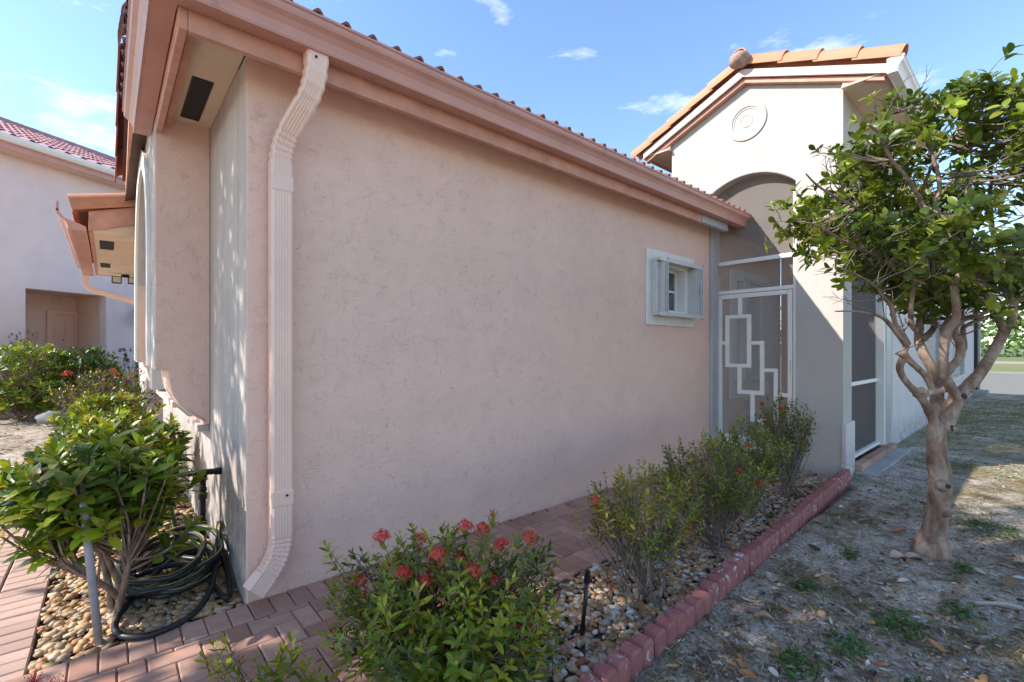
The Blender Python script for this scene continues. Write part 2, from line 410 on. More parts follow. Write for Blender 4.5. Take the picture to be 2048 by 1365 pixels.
class Leaves:
    """collects leaf blades and writes them into one mesh with a tint per blade"""
    V8 = np.array([(0, 0, 0), (-.36, .3, .1), (0, .3, 0), (.36, .3, .1), (-.47, .58, .1), (0, .58, 0), (.47, .58, .1), (-.30, .84, .06), (0, .84, 0), (.30, .84, .06), (0, 1, -.02)], float)
    F8 = [(0, 2, 1), (0, 3, 2), (1, 2, 5, 4), (2, 3, 6, 5), (4, 5, 8, 7), (5, 6, 9, 8), (7, 8, 10), (8, 9, 10)]
    V4 = np.array([(0, 0, 0), (-.5, .5, .06), (0, 1, -.03), (.5, .5, .06)], float)
    F4 = [(0, 3, 2, 1)]
    def __init__(s, simple=False): s.rows = []; s.simple = simple
    def add(s, p, d, up, L, W, c, droop=.15): s.rows.append((*p, *d, *up, L, W, droop, *c))
    def build(s, name, mat, parent=None, org=(0, 0, 0), **kw):
        A = np.array(s.rows, float); n = len(A)
        T = s.V4 if s.simple else s.V8; F = s.F4 if s.simple else s.F8
        p = A[:, 0:3] - np.array(org); d = A[:, 3:6]; d /= np.linalg.norm(d, axis=1)[:, None] + 1e-9
        up = A[:, 6:9]; side = np.cross(d, up); side /= np.linalg.norm(side, axis=1)[:, None] + 1e-9
        nn = np.cross(side, d)
        L = A[:, 9][:, None]; W = A[:, 10][:, None]; dr = A[:, 11][:, None]
        vs_ = []
        for t in T:
            vs_.append(p + side * (t[0] * W) + d * (t[1] * L) + nn * (t[2] * W * 1.2 - dr * L * t[1] ** 2))
        m = len(T); V = np.stack(vs_, 1).reshape(-1, 3)
        loops = []; starts = []; tot = []; pos = 0
        per = np.array([i for f in F for i in f]); lens = [len(f) for f in F]
        allv = (per[None, :] + (np.arange(n) * m)[:, None]).ravel()
        ls = np.array(lens); st = np.concatenate([[0], np.cumsum(ls)[:-1]])
        allst = (st[None, :] + (np.arange(n) * ls.sum())[:, None]).ravel()
        me = bpy.data.meshes.new(name)
        me.vertices.add(n * m); me.vertices.foreach_set('co', V.ravel())
        me.loops.add(len(allv)); me.loops.foreach_set('vertex_index', allv.astype(np.int32))
        me.polygons.add(len(allst)); me.polygons.foreach_set('loop_start', allst.astype(np.int32))
        me.update(calc_edges=True)
        ca = me.color_attributes.new('tint', 'FLOAT_COLOR', 'POINT')
        c = np.concatenate([A[:, 12:15], np.ones((n, 1))], 1); ca.data.foreach_set('color', np.repeat(c, m, 0).ravel())
        me.polygons.foreach_set('use_smooth', [True] * len(me.polygons))
        me.materials.append(M[mat] if isinstance(mat, str) else mat); me.validate()
        return link(name, me, parent, **kw)

def rvec():
    while True:
        v = Vector((rnd.uniform(-1, 1), rnd.uniform(-1, 1), rnd.uniform(-1, 1)))
        if .05 < v.length < 1: return v.normalized()
def jit(c, a=.15, b=.12):
    k = 1 + rnd.uniform(-a, a); return tuple(max(0.003, x * k * (1 + rnd.uniform(-b, b))) for x in c)
def copy_to(o, parent=None, loc=None):
    c = o.copy(); COL.objects.link(c)
    if parent is not None: c.parent = parent
    if loc is not None: c.location = loc
    return c
# ------------------------------------------------------------------ the ground sheet, pond and far bank
def axis_samples(a, b, step, lo, hi, grow=1.22):
    core = list(np.arange(a, b + 1e-6, step)); s = step; x = b; up = []
    while x < hi: s *= grow; x += s; up.append(x)
    s = step; x = a; dn = []
    while x > lo: s *= grow; x -= s; dn.append(x)
    return np.array(dn[::-1] + core + up)
def ground_z(x, y):
    n1 = mnoise.noise(Vector((x * 1.1, y * 1.1, 3.3))); n2 = mnoise.noise(Vector((x * 5.5, y * 5.5, 1.7))); n3 = mnoise.noise(Vector((x * 17, y * 17, 5.1)))
    near = 1.0 if (-3 < x < 13 and -4 < y < 15) else .35
    z = (.022 * n1 + .011 * n2 + .006 * n3) * near
    if y > 1.24 and x < 6.25: z = -.075 + .2 * z          # under the paving, the bed and the house
    if y > 1.24 and 6.25 <= x < 24: z = -.03 + .3 * z
    if x < -1.6 and y > 1.24: z = .3 * z
    if -1.6 <= x < 1.2 and y > 8.7: z = .4 * z
    if x > 21.3:
        d = x - 21.3
        z = -.35 * min(1, d / 1.2) if x < 40 else min(.0, -.35 + .1 * (x - 40)) + max(0, (x - 44) * .012)
    return z
gx = axis_samples(-1.5, 9.5, .06, -420, 420); gy = axis_samples(-2.2, 4.0, .06, -420, 420)
V = [(x, y, ground_z(x, y)) for y in gy for x in gx]
nx = len(gx); F = [(j * nx + i, j * nx + i + 1, (j + 1) * nx + i + 1, (j + 1) * nx + i) for j in range(len(gy) - 1) for i in range(nx - 1)]
g = MB(); g.v = V; g.f = F; g.mi = [1 if V[q[0]][0] > 40 else 0 for q in F]
ground = obj('ground', g, ['lawn', 'bank'], smooth=True, kind='structure')
w = MB(); w.add([(21.6, -260, -.12), (43.5, -260, -.12), (43.5, 260, -.12), (21.6, 260, -.12)], [(0, 1, 2, 3)])
obj('pond_water', w, 'water', kind='structure')

# ------------------------------------------------------------------ the house
XW, YW, ZS = .564, 2.85, 2.99
house = thing('house', 'pink stucco house with brown gutters, tiled roof and screened gable porch beside the brick path', 'house', (XW, YW, 0))
def rect(a0, a1, b0, b1): return [(a0, b0), (a1, b0), (a1, b1), (a0, b1)]
def hb(name, x0, x1, y0, y1, z0, z1, mat, parent=None, bevel=.004, **kw):
    return obj(name, MB().box(x0, x1, y0, y1, z0, z1), mat, parent or house, bevel=bevel, **kw)
# long side wall, with the end that shows on the front in the shade-greyed, stained coat
m = MB().prism(rect(XW, 8.4, -.12, ZS), 'y', YW, YW + .2, [rect(4.76, 5.26, 1.82, 2.34), rect(6.9, 7.5, .98, 2.3)])
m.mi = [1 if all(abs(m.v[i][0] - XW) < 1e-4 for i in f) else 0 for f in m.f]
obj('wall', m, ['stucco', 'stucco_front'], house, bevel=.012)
m = MB().prism(rect(YW + .2, 7.85, -.12, ZS), 'x', XW, XW + .2, [rect(4.75, 6.35, .98, 2.75)])
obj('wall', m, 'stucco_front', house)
# wall behind the entry and the far wing with its white side
obj('wall', MB().prism(rect(XW + .2, 5.0, -.12, 3.0), 'y', 7.65, 7.85), 'stucco', house)
obj('wall', MB().prism(rect(.49, 5.0, -.12, 3.0), 'y', 10.0, 10.2), 'stucco_white', house)
obj('wall', MB().prism(rect(10.2, 14.5, -.12, 3.0), 'x', .49, .69), 'stucco_white', house)
obj('wall', MB().prism(rect(7.85, 10.0, -.12, 3.0), 'x', 3.4, 3.6), 'stucco', house)
hb('door_step', .35, 2.6, 8.6, 9.99, -.1, .06, 'concrete', bevel=.015)

# arched surround standing out of the front wall on two corbels
corb = [(.245, 1.24), (.314, 1.24), (.318, 1.19), (.34, 1.075), (.378, .995), (.426, .935), (.475, .895), (.524, .868), (.524, .835), (XW - .002, .835), (XW - .002, 3.3), (.245, 3.3)]
for y0, y1 in ((4.0, 4.6), (6.5, 7.1)):
    j = MB().prism(corb, 'y', y0, y1)
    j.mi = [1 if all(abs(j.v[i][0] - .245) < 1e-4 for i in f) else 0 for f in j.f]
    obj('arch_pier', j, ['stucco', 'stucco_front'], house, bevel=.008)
arc = lambda cy, cz, r, a0, a1, n: [(cy + r * math.cos(math.radians(a0 + (a1 - a0) * i / n)), cz + r * math.sin(math.radians(a0 + (a1 - a0) * i / n))) for i in range(n + 1)]
head = [(4.602, 3.298), (4.602, 2.08)] + arc(5.55, 2.08, .948, 180, 0, 28) + [(6.498, 2.08), (6.498, 3.298)]
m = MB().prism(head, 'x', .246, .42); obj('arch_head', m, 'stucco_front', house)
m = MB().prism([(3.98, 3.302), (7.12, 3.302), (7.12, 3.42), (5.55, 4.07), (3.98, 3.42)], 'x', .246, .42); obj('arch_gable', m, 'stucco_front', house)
ring = [(6.50, 1.26), (6.66, 1.26), (6.66, 2.08)] + arc(5.55, 2.08, 1.11, 0, 180, 32)[1:] + [(4.44, 1.26), (4.60, 1.26), (4.60, 2.08)] + arc(5.55, 2.08, .95, 180, 0, 32)[1:]
m = MB().prism(ring, 'x', .222, .2445); obj('arch_trim', m, 'white', house)
# window behind the arch
win = obj('window', MB().box(.70, .72, 4.76, 6.34, 1.0, 2.74), 'glass', house)
fr = MB()
for a in ((4.75, 4.81), (6.29, 6.35), (5.52, 5.58)): fr.box(.67, .73, a[0], a[1], .985, 2.745)
fr.box(.672, .728, 4.81, 6.29, .985, 1.04); fr.box(.672, .728, 4.81, 6.29, 2.69, 2.745); fr.box(.675, .725, 4.81, 6.29, 1.9, 1.94)
obj('window_frame', fr, 'white', win)
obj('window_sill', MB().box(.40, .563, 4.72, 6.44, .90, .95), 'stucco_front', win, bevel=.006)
st = MB()
for k in range(7):
    y = 6.0 + k * .055; st.box(.34 + (k % 2) * .03, .52 + (k % 2) * .03, y, y + .03, .97, 2.72)
obj('shutter', st, 'shutter', win)
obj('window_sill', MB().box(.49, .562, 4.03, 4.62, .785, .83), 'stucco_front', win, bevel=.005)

# soffits, fascias
so = hb('soffit', .29, XW - .002, 2.658, 3.998, ZS, ZS + .03, 'stucco_tan', bevel=0)
obj('vent', MB().box(.38, .475, 3.29, 3.89, ZS - .006, ZS + .01), 'dark', so)
vf = MB()
for a in (0, 1): vf.box(.374 + a * .101, .38 + a * .101, 3.284, 3.896, ZS - .008, ZS + .005)
for k in range(2): vf.box(.38, .475, 3.284 + k * .606, 3.29 + k * .606, ZS - .008, ZS + .005)
obj('vent_frame', vf, 'bronze', so)
hb('soffit', XW, 6.03, 2.658, YW - .002, ZS + .012, ZS + .04, 'stucco_tan', bevel=0)
hb('fascia', .282, 5.22, 2.62, 2.656, 2.868, 3.11, 'fascia')
hb('fascia', .245, .281, 2.62, 3.999, 2.868, 3.11, 'fascia')
hb('fascia', 5.222, 5.89, 2.606, 2.666, 2.872, 2.962, 'alu_grey')
hb('fascia', .292, .33, 2.66, 3.998, 2.925, 2.988, 'fascia')

# gutters: one profile (distance out from the fascia, height)
GP = [(.004, 2.966), (.088, 2.964), (.104, 2.958), (.108, 2.966), (.100, 2.974), (.103, 2.990), (.112, 3.018), (.130, 3.044), (.152, 3.062), (.158, 3.075), (.158, 3.096), (.166, 3.100), (.166, 3.112), (.152, 3.114), (.146, 3.09), (.12, 3.05), (.004, 3.0)]
def gutter(secs, mat='gutter', name='gutter', prof=GP, parent=None):
    """secs: functions giving a section point from (out, z)"""
    m = MB(); n = len(prof)
    for fn in secs: m.v += [fn(o, z) for o, z in prof]
    for i in range(len(secs) - 1):
        for j in range(n): k = (j + 1) % n; m.f.append((i * n + j, i * n + k, (i + 1) * n + k, (i + 1) * n + j))
    m.f.append(tuple(range(n))); m.f.append(tuple(range((len(secs) - 1) * n, len(secs) * n))); m.mi = [0] * len(m.f)
    return obj(name, m, mat, parent or house)
gu = gutter([lambda o, z: (.243 - o, 4.36, z), lambda o, z: (.243 - o, 2.618 - o, z), lambda o, z: (6.19, 2.618 - o, z)])
cap = MB()
full = [(o, z) for o, z in GP[:14]] + [(.004, 3.114)]
cap.prism([(2.618 - o, z) for o, z in full], 'x', 6.188, 6.194)
obj('end_cap', cap, 'gutter', gu); cap = MB().prism([(.243 - o, z) for o, z in full], 'y', 4.358, 4.364); obj('end_cap', cap, 'gutter', gu)

# downspout: ribbed box pipe with crimped elbows
def downspout(path, name='downspout', w=.112, d=.082, crimps=(), mat='downspout', parent=None, up=(0, -1, 0), ribs=5):
    pr = [(-w / 2, -d / 2), (w / 2, -d / 2), (w / 2, d / 2 - .012), (w / 2 - .012, d / 2)]
    x = w / 2 - .02; stp = (w - .04) / ribs
    for k in range(ribs): pr += [(x, d / 2), (x - stp * .2, d / 2 - .002), (x - stp * .62, d / 2 - .002), (x - stp * .8, d / 2)]; x -= stp
    pr += [(-w / 2 + .012, d / 2), (-w / 2, d / 2 - .012)]
    P = [Vector(p) for p in path]; m = MB(); n = len(pr); U = Vector(up)
    for i, p in enumerate(P):
        t = (P[min(i + 1, len(P) - 1)] - P[max(i - 1, 0)]).normalized(); sd = t.cross(U).normalized(); uu = sd.cross(t).normalized()
        k = .90 if i in crimps else 1.0
        m.v += [tuple(p + sd * a * k + uu * b * k) for a, b in pr]
    for i in range(len(P) - 1):
        for j in range(n): q = (j + 1) % n; m.f.append((i * n + j, i * n + q, (i + 1) * n + q, (i + 1) * n + j))
    m.f.append(tuple(range(n))); m.f.append(tuple(range((len(P) - 1) * n, len(P) * n))); m.mi = [0] * len(m.f)
    return obj(name, m, mat, parent or house)
def bend(a, b, c, n, r):
    """points round a bend at b between a and c"""
    A, B_, C_ = Vector(a), Vector(b), Vector(c); u = (A - B_).normalized(); v = (C_ - B_).normalized(); p0, p1 = B_ + u * r, B_ + v * r
    return [tuple((1 - t) ** 2 * p0 + 2 * t * (1 - t) * B_ + t * t * p1) for t in [i / n for i in range(n + 1)]]
DX = .727; DY = 2.795
top = (.845, 2.568, 2.975); k1 = (.842, 2.568, 2.80); k2 = (DX, DY, 2.52); k3 = (DX, DY, .23); k4 = (.585, 2.765, .085)
path = [top, (.845, 2.568, 2.93)] + bend(top, k1, k2, 8, .12) + bend(k1, k2, k3, 10, .10) + [(DX, DY, 2.38), (DX, DY, 1.3), (DX, DY, .42)] + bend(k2, k3, k4, 18, .115) + [k4]
cr = [3, 5, 7, 9] + [12, 14, 16, 18, 20]; s0 = 2 + 9 + 11 + 3
cr += list(range(s0 + 1, s0 + 18, 2))
ds = downspout(path, crimps=set(cr))
for z in (2.30, .56):
    obj('pipe_sleeve', MB().box(DX - .0575, DX + .0575, DY - .0435, DY + .043, z - .045, z + .045), 'downspout', ds, bevel=.008)
for p in ((.83, 2.524, 2.93), (DX + .02, DY - .049, .575)): obj('screw', MB().box(p[0] - .006, p[0] + .006, p[1] - .004, p[1] + .004, p[2] - .006, p[2] + .006), 'bronze', ds, bevel=.002)

# small window with folded accordion shutters
def shutter_window(x0, x1, z0, z1, ox0, ox1, oz0, oz1, obscure, muntins, surround='white_grime'):
    wi = obj('window', MB().box(ox0 + .002, ox1 - .002, YW + .12, YW + .13, oz0 + .002, oz1 - .002), 'obscure_glass' if obscure else 'glass', house)
    m = MB().prism(rect(x0, x1, z0, z1), 'y', YW - .022, YW - .001, [rect(ox0, ox1, oz0, oz1)])
    obj('window_surround', m, surround, wi, bevel=.003)
    fr = MB(); t = .035
    fr.box(ox0 + .001, ox0 + t, YW + .1, YW + .14, oz0 + .001, oz1 - .001); fr.box(ox1 - t, ox1 - .001, YW + .1, YW + .14, oz0 + .001, oz1 - .001)
    fr.box(ox0 + t, ox1 - t, YW + .101, YW + .139, oz0 + .001, oz0 + t); fr.box(ox0 + t, ox1 - t, YW + .101, YW + .139, oz1 - t, oz1 - .001)
    obj('window_frame', fr, 'white', wi, bevel=.003)
    fr = MB()
    nxm, nzm = muntins
    for i in range(1, nxm): x = ox0 + (ox1 - ox0) * i / nxm; fr.box(x - .010, x + .010, YW + .106, YW + .118, oz0 + t, oz1 - t)
    for i in range(1, nzm): z = oz0 + (oz1 - oz0) * i / nzm; fr.box(ox0 + t, ox1 - t, YW + .107, YW + .117, z - .011, z + .011)
    obj('muntin', fr, 'white', wi)
    rv = MB(); rv.box(ox0 + .0005, ox0 + .012, YW - .02, YW + .1, oz0, oz1); rv.box(ox1 - .012, ox1 - .0005, YW - .02, YW + .1, oz0, oz1)
    rv.box(ox0 + .012, ox1 - .012, YW - .02, YW + .1, oz0 + .0005, oz0 + .012); rv.box(ox0 + .012, ox1 - .012, YW - .02, YW + .1, oz1 - .012, oz1 - .0005)
    obj('window_reveal', rv, 'white', wi)
    return wi
wi = shutter_window(4.42, 5.447, 1.655, 2.495, 4.76, 5.26, 1.82, 2.34, True, (2, 2))
TY = YW - .023
def track(wi, xa, xb, z, mat='shutter'):
    m = MB(); m.box(xa, xb, TY - .105, TY, z - .014, z + .014); m.box(xa, xb, TY - .112, TY - .106, z - .022, z + .022)
    obj('shutter_track', m, mat, wi, bevel=.002)
track(wi, 4.50, 5.47, 2.372); track(wi, 4.50, 5.47, 1.775)
def stack(wi, x, n, z0, z1, step=.019, w=.1, first=False, flip=1):
    m = MB()
    for k in range(n): a = x + flip * k * step; o = .018 * (k % 2); m.box(min(a, a + flip * .009), max(a, a + flip * .009), TY - w - .016 + o, TY - .012 + o, z0, z1)
    m.box(min(x, x + flip * step * n), max(x, x + flip * step * n), TY - w * .45, TY - w * .4, z0 + .004, z1 - .004)
    return obj('shutter', m, 'shutter', wi, bevel=.002)
stack(wi, 4.575, 5, 1.792, 2.356); stack(wi, 5.455, 8, 1.792, 2.356, flip=-1)
obj('shutter_rail', MB().box(4.505, 4.572, TY - .06, TY - .001, 1.79, 2.358), 'shutter', wi, bevel=.003)
obj('shutter_lock', MB().box(4.580, 4.596, TY - .128, TY - .117, 2.0, 2.06), 'alu_grey', wi, bevel=.002); obj('shutter_lock', MB().box(5.36, 5.375, TY - .128, TY - .117, 2.04, 2.14), 'alu_grey', wi, bevel=.002)
for x in (4.66, 5.46):
    for z in (2.385, 1.76): obj('track_clip', MB().box(x - .012, x + .012, TY - .118, TY - .09, z - .016, z + .016), 'alu_grey', wi, bevel=.002)
for z in (1.86, 2.07, 2.29): obj('screw', MB().box(4.532, 4.54, TY - .064, TY - .0605, z, z + .008), 'bronze', wi)

# tall shuttered window seen through the porch screens, front door, porch inside
w2 = shutter_window(6.48, 7.84, .70, 2.51, 6.9, 7.5, .98, 2.3, False, (1, 2), 'white')
track(w2, 6.6, 7.84, 2.35); track(w2, 6.6, 7.84, .93); stack(w2, 6.70, 8, .95, 2.34); stack(w2, 7.82, 12, .95, 2.34, flip=-1)
hb('outlet', 6.95, 7.02, YW - .05, YW - .001, .52, .64, 'alu_grey')
hb('wall', 8.4, 8.6, 1.63, 2.848, -.1, 2.95, 'stucco', bevel=0)
dr = hb('front_door', 8.35, 8.398, 1.72, 2.62, .06, 2.12, 'white')
obj('door_frame', MB().box(8.33, 8.399, 2.62, 2.70, .06, 2.2).box(8.33, 8.399, 1.64, 1.72, .06, 2.2).box(8.33, 8.399, 1.72, 2.62, 2.122, 2.2), 'white', dr, bevel=.004)
obj('door_handle', MB().box(8.30, 8.349, 2.49, 2.55, 1.04, 1.12), 'bronze', dr, bevel=.01); obj('door_lock', MB().box(8.31, 8.349, 2.5, 2.54, 1.2, 1.26), 'bronze', dr, bevel=.01)
hb('porch_floor', 6.212, 8.4, 1.62, 2.849, -.1, .07, 'concrete', bevel=0); hb('threshold', 6.06, 6.211, 1.90, 2.849, -.1, .068, 'concrete', bevel=.004)
hb('porch_ceiling', 6.23, 8.6, 1.61, 3.45, 3.62, 3.66, 'stucco_tan', bevel=0)
hb('wall', 6.23, 8.6, 3.0, 3.2, 2.992, 3.62, 'stucco', bevel=0)
hb('wall', 8.401, 8.6, 1.61, 3.0, 2.951, 3.62, 'stucco', bevel=0)
lt = MB(); lt.tube([(8.0, 2.2, 3.6), (8.0, 2.2, 3.1)], .006, 6); lt.box(7.93, 8.07, 2.13, 2.27, 2.86, 3.1); obj('porch_lantern', lt, 'bronze', house, bevel=.01)
# ------------------------------------------------------------------ gable porch
XG = 6.05
gy0, gy1, gc = 1.43, 3.47, 2.447
prof = [(gy0, -.12), (1.897, -.12), (1.897, 3.356)] + arc(gc, 2.7934, .788, 134.4, 45.6, 24)[1:-1] + [(2.997, 3.356), (2.997, -.12), (gy1, -.12), (gy1, 4.29), (gc, 4.715), (gy0, 4.29)]
obj('wall', MB().prism(prof, 'x', XG, XG + .16), 'stucco_porch', house, bevel=.012)
# medallion: two raised rings and a relief
md = MB()
def annulus(m, r0, r1, xa, xb, n=40, c=(2.447, 4.253)):
    o = [(c[0] + r1 * math.cos(2 * PI * i / n), c[1] + r1 * math.sin(2 * PI * i / n)) for i in range(n)]
    h = [(c[0] + r0 * math.cos(2 * PI * i / n), c[1] + r0 * math.sin(2 * PI * i / n)) for i in range(n)]
    m.prism(o, 'x', xa, xb, [h])
annulus(md, .175, .240, XG - .016, XG - .001); annulus(md, .15, .173, XG - .007, XG - .001)
mo = obj('medallion', md, 'stucco_porch', house, bevel=.006)
rl = MB(); annulus(rl, .07, .078, XG - .0035, XG - .001, 28); obj('relief', rl, 'stucco_porch', mo, smooth=True)
# side wall with the big screen opening
m = MB().prism([(XG + .162, -.12), (6.4, -.12), (6.4, 2.75), (8.05, 2.75), (8.05, -.12), (8.6, -.12), (8.6, 4.26), (XG + .162, 4.26)], 'y', gy0 + .001, gy0 + .18)
obj('wall', m, 'stucco_porch', house, bevel=.01)
obj('plinth', MB().box(6.03, 6.4, gy0 - .03, gy0 + .015, -.12, .575), 'stucco_white', house, bevel=.008)
# rear wall and its eave
obj('wall', MB().prism(rect(8.602, 21.0, -.12, 2.98), 'y', gy0 + .001, gy0 + .18, [rect(11.4, 12.5, .75, 2.1), rect(15.2, 16.4, .75, 2.1)]), 'stucco_white', house, bevel=.01)
for x0, x1 in ((11.4, 12.5), (15.2, 16.4)):
    wd = obj('window', MB().box(x0 + .001, x1 - .001, gy0 + .09, gy0 + .1, .751, 2.099), 'glass', house)
    s_ = MB().prism(rect(x0 - .12, x1 + .12, .62, 2.22), 'y', gy0 - .02, gy0, [rect(x0, x1, .75, 2.1)])
    obj('window_surround', s_, 'white_grime', wd, bevel=.004)
    sh = MB()
    for k in range(5): sh.box(x0 + k * .03, x0 + k * .03 + .015, gy0 - .13 + .02 * (k % 2), gy0 - .021, .77, 2.09); sh.box(x1 - k * .03 - .015, x1 - k * .03, gy0 - .13 + .02 * (k % 2), gy0 - .021, .77, 2.09)
    sh.box(x0 - .06, x1 + .06, gy0 - .13, gy0 - .021, 2.1, 2.13); sh.box(x0 - .06, x1 + .06, gy0 - .13, gy0 - .021, .735, .765)
    obj('shutter', sh, 'shutter', wd)
hb('soffit', 8.62, 21.4, .99, gy0 - .001, 2.93, 2.96, 'stucco_tan', bevel=0)
hb('fascia', 8.62, 21.4, .955, .988, 2.90, 3.08, 'fascia_pale')
gutter([lambda o, z: (8.62, .953 - o * .9, z), lambda o, z: (21.4, .953 - o * .9, z)], 'white')
rd = downspout([(20.72, 1.385, 2.9), (20.72, 1.385, 1.5), (20.72, 1.385, .08)], w=.1, d=.08, mat='bronze')
hb('corner_post', 20.82, 20.96, 1.30, 1.428, -.1, 2.92, 'alu_grey')
hb('step', 20.3, 20.9, 1.1, 1.428, -.1, .12, 'concrete', bevel=.02)
# screens: arch, transom and the side opening
def bars(name, lst, mat, parent, bevel=.004):
    m = MB()
    for b in lst: m.box(*b)
    return obj(name, m, mat, parent, bevel=bevel)
SX = 6.10
sprof = [(1.90, 2.13), (1.90, 3.355)] + arc(gc, 2.7934, .786, 134.4, 45.6, 24)[1:-1] + [(2.994, 3.355), (2.994, 2.13)]
scr = obj('screen', MB().prism(sprof, 'x', SX + .092, SX + .094), 'screen', house)
bars('screen_bar', [(SX, SX + .045, 1.90, 2.845, 2.485, 2.535)], 'white', scr)
bars('screen_bar', [(SX, SX + .045, 1.90, 2.845, 2.105, 2.15)], 'white', scr)
bars('door_jamb', [(5.892, 5.97, 2.81, 2.848, .0, 2.985), (5.972, 6.075, 2.818, 2.846, .0, 2.984), (6.02, 6.125, 2.845, 2.90, .0, 3.3)], 'jamb', house)
bars('door_jamb', [(SX - .01, SX + .045, 1.90, 1.935, .07, 3.3)], 'white', house)
sd = obj('screen_door', MB().box(SX + .030, SX + .032, 1.99, 2.80, .28, 2.06), 'screen', house)
a0, a1 = SX, SX + .034
for nm, L in (('door_stile', [(a0, a1, 2.785, 2.838, .09, 2.098)]), ('door_stile', [(a0, a1, 1.945, 1.998, .09, 2.098)]),
              ('door_rail', [(a0, a1, 1.998, 2.785, 2.043, 2.097)]), ('door_rail', [(a0, a1, 1.998, 2.785, .245, .28)]),
              ('kick_panel', [(a0 + .012, a1 - .012, 1.998, 2.785, .09, .245)])):
    bars(nm, L, 'white', sd)
p0, p1 = a0 + .004, a1 - .003
def frame3(ya, yb, zb, zt, t=.052):  # a rectangle of bars given by its outer edges
    return [(p0, p1, ya, ya + t, zb, zt), (p0, p1, yb - t, yb, zb, zt), (p0 + .0005, p1 - .0005, ya + t, yb - t, zb, zb + .046), (p0 + .0005, p1 - .0005, ya + t, yb - t, zt - .046, zt)]
bars('door_bar', frame3(2.415, 2.74, 1.153, 1.829), 'white', sd, .003)
bars('door_bar', [(p0, p1, 2.526, 2.578, 1.83, 2.043)], 'white', sd, .003)
bars('door_bar', [(p0, p1, 2.741, 2.785, 1.445, 1.491)], 'white', sd, .003)
bars('door_bar', [(p0, p1, 2.262, 2.414, 1.443, 1.489), (p0, p1, 2.262, 2.312, .868, 1.442), (p0 + .0005, p1 - .0005, 2.262, 2.584, .815, .867), (p0, p1, 2.535, 2.584, .868, 1.152)], 'white', sd, .003)
bars('door_bar', [(p0, p1, 2.108, 2.261, 1.107, 1.151), (p0, p1, 2.108, 2.153, .525, 1.106), (p0 + .0005, p1 - .0005, 2.108, 2.425, .476, .524), (p0, p1, 2.376, 2.425, .525, .814)], 'white', sd, .003)
bars('door_bar', [(p0, p1, 1.999, 2.107, .815, .859)], 'white', sd, .003)
bars('door_bar', [(p0, p1, 2.266, 2.315, .281, .475)], 'white', sd, .003)
bars('door_handle', [(a0 - .035, a0, 1.962, 1.982, 1.13, 1.26)], 'white', sd, .003)
for z in (.45, 1.15, 1.83): bars('hinge', [(a0 - .012, a0 - .001, 2.828, 2.850, z, z + .10)], 'alu_grey', sd, .003)
ss = obj('screen', MB().box(6.402, 8.048, gy0 + .085, gy0 + .087, .12, 2.748), 'screen_dense', house)
bars('screen_bar', [(6.401, 8.049, gy0 + .06, gy0 + .10, .945, .99)], 'white', ss)
bars('screen_bar', [(6.401, 8.049, gy0 + .04, gy0 + .10, .085, .122)], 'white', ss)
bars('screen_bar', [(6.401, 6.43, gy0 + .06, gy0 + .10, .122, 2.748)], 'white', ss)
bars('screen_bar', [(7.99, 8.049, gy0 - .012, gy0 + .10, .06, 2.748)], 'white', ss)
bars('screen_post', [(8.052, 8.34, gy0 - .024, gy0, -.05, 2.9)], 'alu_grey', ss)
sill = hb('screen_sill', 6.36, 8.36, 1.19, 1.398, -.12, .004, 'concrete', bevel=.01)
for k in range(9):
    x = 6.405 + k * .208
    obj('brick', MB().box(x, x + .2, 1.335 + rnd.uniform(-.004, .004), 1.428, .0055, .083 + rnd.uniform(-.004, .003)), 'paver', sill, bevel=.006)

# gable roof: barges, soffits, gutters, tiles
SL = .415
def slope_board(name, xa, xb, ya, yb, za, zb, h, mat):
    m = MB().prism([(ya, za), (yb, zb), (yb, zb - h), (ya, za - h)], 'x', xa, xb); return obj(name, m, mat, house, bevel=.003)
ZP = 4.862
ZR = ZP - SL * (gc - 1.035); ZL = ZP - SL * (3.86 - gc)
slope_board('fascia', 5.93, 5.965, 1.035, gc, ZR, ZP, .095, 'fascia_pale'); slope_board('fascia', 5.93, 5.965, 3.86, gc + .001, ZL, ZP, .095, 'fascia_pale')
slope_board('fascia', 5.972, 6.048, 1.06, gc, ZR - .10 + SL * .025, ZP - .10, .055, 'fascia'); slope_board('fascia', 5.972, 6.048, 3.84, gc + .001, ZL - .10 + SL * .02, ZP - .10, .055, 'fascia')
hb('soffit', 5.966, 8.6, 1.06, gy0 - .002, 4.205, 4.225, 'stucco_tan', bevel=0); hb('soffit', 5.966, 8.6, gy1 + .002, 3.83, 4.205, 4.225, 'stucco_tan', bevel=0)
rz = lambda y: ZP - SL * abs(y - gc) - .105
obj('eave_end', MB().prism([(1.06, 4.226), (gy0 - .002, 4.226), (gy0 - .002, rz(gy0)), (1.06, rz(1.06))], 'x', 6.0, 6.04), 'stucco_tan', house)
obj('eave_end', MB().prism([(gy1 + .002, 4.226), (3.83, 4.226), (3.83, rz(3.83)), (gy1 + .002, rz(gy1))], 'x', 6.0, 6.04), 'stucco_tan', house)
hb('fascia', 5.966, 8.75, 1.035, 1.058, 4.17, 4.30, 'fascia'); hb('fascia', 5.966, 8.75, 3.835, 3.858, 4.17, 4.30, 'fascia')
dz = 4.30 - 3.114
g2 = gutter([lambda o, z: (5.90, 1.032 - o * .85, z + dz), lambda o, z: (8.75, 1.032 - o * .85, z + dz)], 'white')
obj('end_cap', MB().prism([(1.032 - o * .85, z + dz) for o, z in full], 'x', 5.895, 5.901), 'white', g2)

